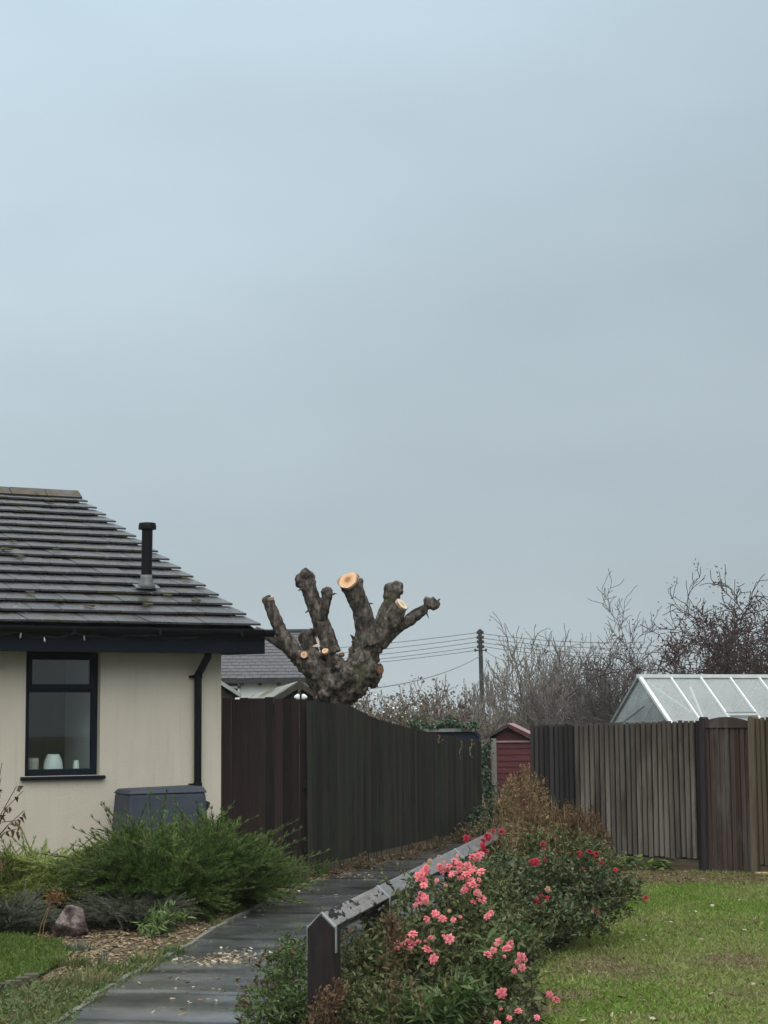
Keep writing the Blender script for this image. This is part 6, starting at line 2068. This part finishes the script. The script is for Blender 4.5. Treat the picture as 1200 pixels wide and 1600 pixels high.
bare_tree('bare_tree', 'bare grey brown tree with fine upswept branches behind greenhouse', 992, 40, 922, 7, M['bare_far'], 101, spread=.66, levels=4, r0=.045, branch=4.8, up=.26, lean=-.04, minr=.0075, ratio=.66)
bare_tree('bare_tree', 'dense dark tree with purple brown leaves behind the greenhouse', 1172, 36, 912, 5, M['bare_dark'], 102, spread=.66, levels=4, r0=.06, branch=5.2, up=.10, leaf=M['leaf_purple'], nleaf=5500, leafL=.07, crook=.14, minr=.0085)
bare_tree('bare_tree', 'dark twiggy tree leaning past the right picture edge', 1262, 37, 902, 4, M['bare_dark'], 112, spread=.75, levels=4, r0=.07, branch=6, up=.12, leaf=M['leaf_purple'], nleaf=4500, leafL=.07, crook=.16, lean=-.15, minr=.0085)
bare_tree('bare_tree', 'thin bare branches between pale saplings and greenhouse', 955, 41, 1000, 2, M['bare_far'], 103, spread=.7, levels=3, r0=.03, branch=5, up=.25, minr=.008)
names_ = ['pale sapling just right of telegraph pole', 'tallest pale sapling of the thicket', 'pale twiggy sapling over the red shed roof', 'sapling with pale trunk at the dark fence top', 'brownish sapling above the dark fence panel', 'low twiggy sapling left of the bare tree']
for k, (px, tp, sd_, mm) in enumerate(((784, 1030, 104, 'bare_pale'), (815, 975, 105, 'bare_pale'), (842, 988, 106, 'bare_far'), (868, 990, 107, 'bare_pale'), (894, 1008, 108, 'bare_far'), (920, 1035, 109, 'bare_dark'))):
    bare_tree('bare_sapling_tree', names_[k], px, 44 + (k % 3) * 2, tp, 4, M[mm], sd_, spread=.36, levels=3, r0=.032, branch=6.2, up=.5, minr=.010, leaf=M['leaf_buff'] if k % 2 else None, nleaf=420, leafL=.07)
for k, (px, tp, lab) in enumerate(((668, 1072, 'grey twiggy shrub behind the navy shed beside brown shrub'), (692, 1062, 'tallest grey twiggy shrub behind the navy shed'), (720, 1076, 'grey twiggy shrub left of telegraph pole'), (738, 1108, 'low grey shrub at the foot of telegraph pole'))):
    bare_tree('twiggy_shrub', lab, px, 37 + k, tp, 6, M['bare_far'] if k % 2 else M['bare_pale'], 120 + k, spread=.35, levels=3, r0=.016, branch=5, up=.6, cat='shrub', minr=.009, leaf=M['leaf_buff'], nleaf=240, leafL=.06)
# dark seed heads standing among them
sh = bare_tree('buddleia', 'shrub with dark upright seed heads above the navy shed', 716, 33, 1094, 5, M['bare_far'], 131, spread=.5, levels=1, r0=.012, branch=2, up=.4, cat='shrub', minr=.007)
for px, py, l_ in ((718, 1102, 10), (724, 1104, 9), (726, 1118, 9), (733, 1121, 7), (722, 1122, 8), (667, 1110, 10), (683, 1112, 9), (690, 1118, 8)):
    c_ = P(px, py, 33) - sh.location
    s_ = l_ * 33 / F
    MB().lathe([(.004, -s_ / 2), (.028, -s_ * .3), (.032, 0), (.02, s_ * .3), (.003, s_ / 2)], c_, 8).build('seed_head', M['leaf_purple'], sh, smooth=True)
# buff leafy shrub with white flowers right of the pollard
bs_ = bare_tree('flowering_shrub', 'buff leaved shrub dotted with white flowers beside the pruned tree', 606, 31, 1070, 7, M['bare_far'], 132, spread=.75, levels=3, r0=.018, branch=5, up=.2, cat='shrub', leaf=M['leaf_buff'], nleaf=4200, leafL=.065, minr=.006)
n = 46
O_ = np.array([[*(P(608 + rng.normal(0, 26), 1105 + rng.normal(0, 13), 30.3) - bs_.location)] for _ in range(n)])
V, T = leaf_arrays(O_, rng.normal(0, 1, (n, 3)), .05, .045)
tag(np_mesh('flowers', V, T, M['blossom'], bs_), kind='stuff')
bare_tree('flowering_shrub', 'reddish brown shrub between white flowered shrub and grey twigs', 648, 32, 1092, 6, M['bare_dark'], 133, spread=.7, levels=3, r0=.016, branch=5, up=.25, cat='shrub', leaf=M['leaf_buff'], nleaf=2000, leafL=.06, minr=.006)
bare_tree('flowering_shrub', 'buff shrub low behind the trunk of the pruned tree', 575, 30, 1088, 6, M['bare_far'], 134, spread=.7, levels=3, r0=.016, branch=5, up=.2, cat='shrub', leaf=M['leaf_buff'], nleaf=1800, leafL=.06, minr=.006)

# a far hedgerow closes the view along the horizon
n = 42000
X = rng.uniform(-70, 80, n)
H = .5 + 1.0 * vnoise(X, X * 0, .35, 41) + .6 * vnoise(X, X * 0, .09, 42)
Z = rng.uniform(0, 1, n) ** .8 * H
O = np.stack([X, 85 + rng.normal(0, 1.6, n), Z], axis=1)
V, T = needle_arrays(O, np.stack([rng.normal(0, .5, n), rng.normal(0, .3, n), np.ones(n)], axis=1), rng.uniform(.4, 1.0, n), rng.uniform(.03, .07, n))
M['hedge'] = mat('far_hedge', [(0.10, 0.092, 0.080), (0.15, 0.138, 0.122), (0.19, 0.172, 0.155)], island=True, rough=1.0)
tag(np_mesh('far_hedgerow', V, T, M['hedge']), 'far grey brown hedgerow along the horizon', 'hedge', kind='stuff')

# ------------------------------------------------------------------ damp air over the whole place
hz = MB().box(-500, 500, -170, 760, -1.0, 14.0).build('haze')
tag(hz, 'thin damp haze over the gardens', 'haze', kind='stuff')
hm = bpy.data.materials.new('haze')
hm.use_nodes = True
hn = hm.node_tree.nodes
hn.remove(hn['Principled BSDF'])
pv = hn.new('ShaderNodeVolumePrincipled')
pv.inputs['Color'].default_value = (0.92, 0.95, 0.98, 1)
pv.inputs['Density'].default_value = 0.0004
pv.inputs['Anisotropy'].default_value = 0.2
hm.node_tree.links.new(pv.outputs[0], hn['Material Output'].inputs['Volume'])
hz.data.materials.append(hm)
scene.cycles.volume_bounces = 1

for k, (px, py, lab) in enumerate(((716, 1158, 'pale dead creeper stem hanging over the green fence top'), (732, 1160, 'second short creeper stem hanging over the far fence top'), (682, 1150, 'small pale creeper sprig near the fence top below navy shed'))):
    p0 = PL(px, py, A, nAB) - nAB * .03
    cpz = [p0 + Vector((.02 * math.sin(j * 1.3 + k), -.01, -.045 * j)) for j in range(5 if k < 2 else 3)]
    root = empty('dead_creeper', p0); tag(root, lab, 'creeper')
    MB().tube([q_ - p0 for q_ in cpz], .006, 5).build('stem', M['bare_pale'], root)
    n = 16
    O_ = np.array([list(cpz[rnd.randrange(len(cpz))] - p0) for _ in range(n)]) + rng.normal(0, .02, (n, 3))
    V, T = leaf_arrays(O_, rng.normal(0, 1, (n, 3)) + np.array([0, -.4, -.5]), .04, .025)
    tag(np_mesh('leaves', V, T, M['leaf_buff'], root), kind='stuff')
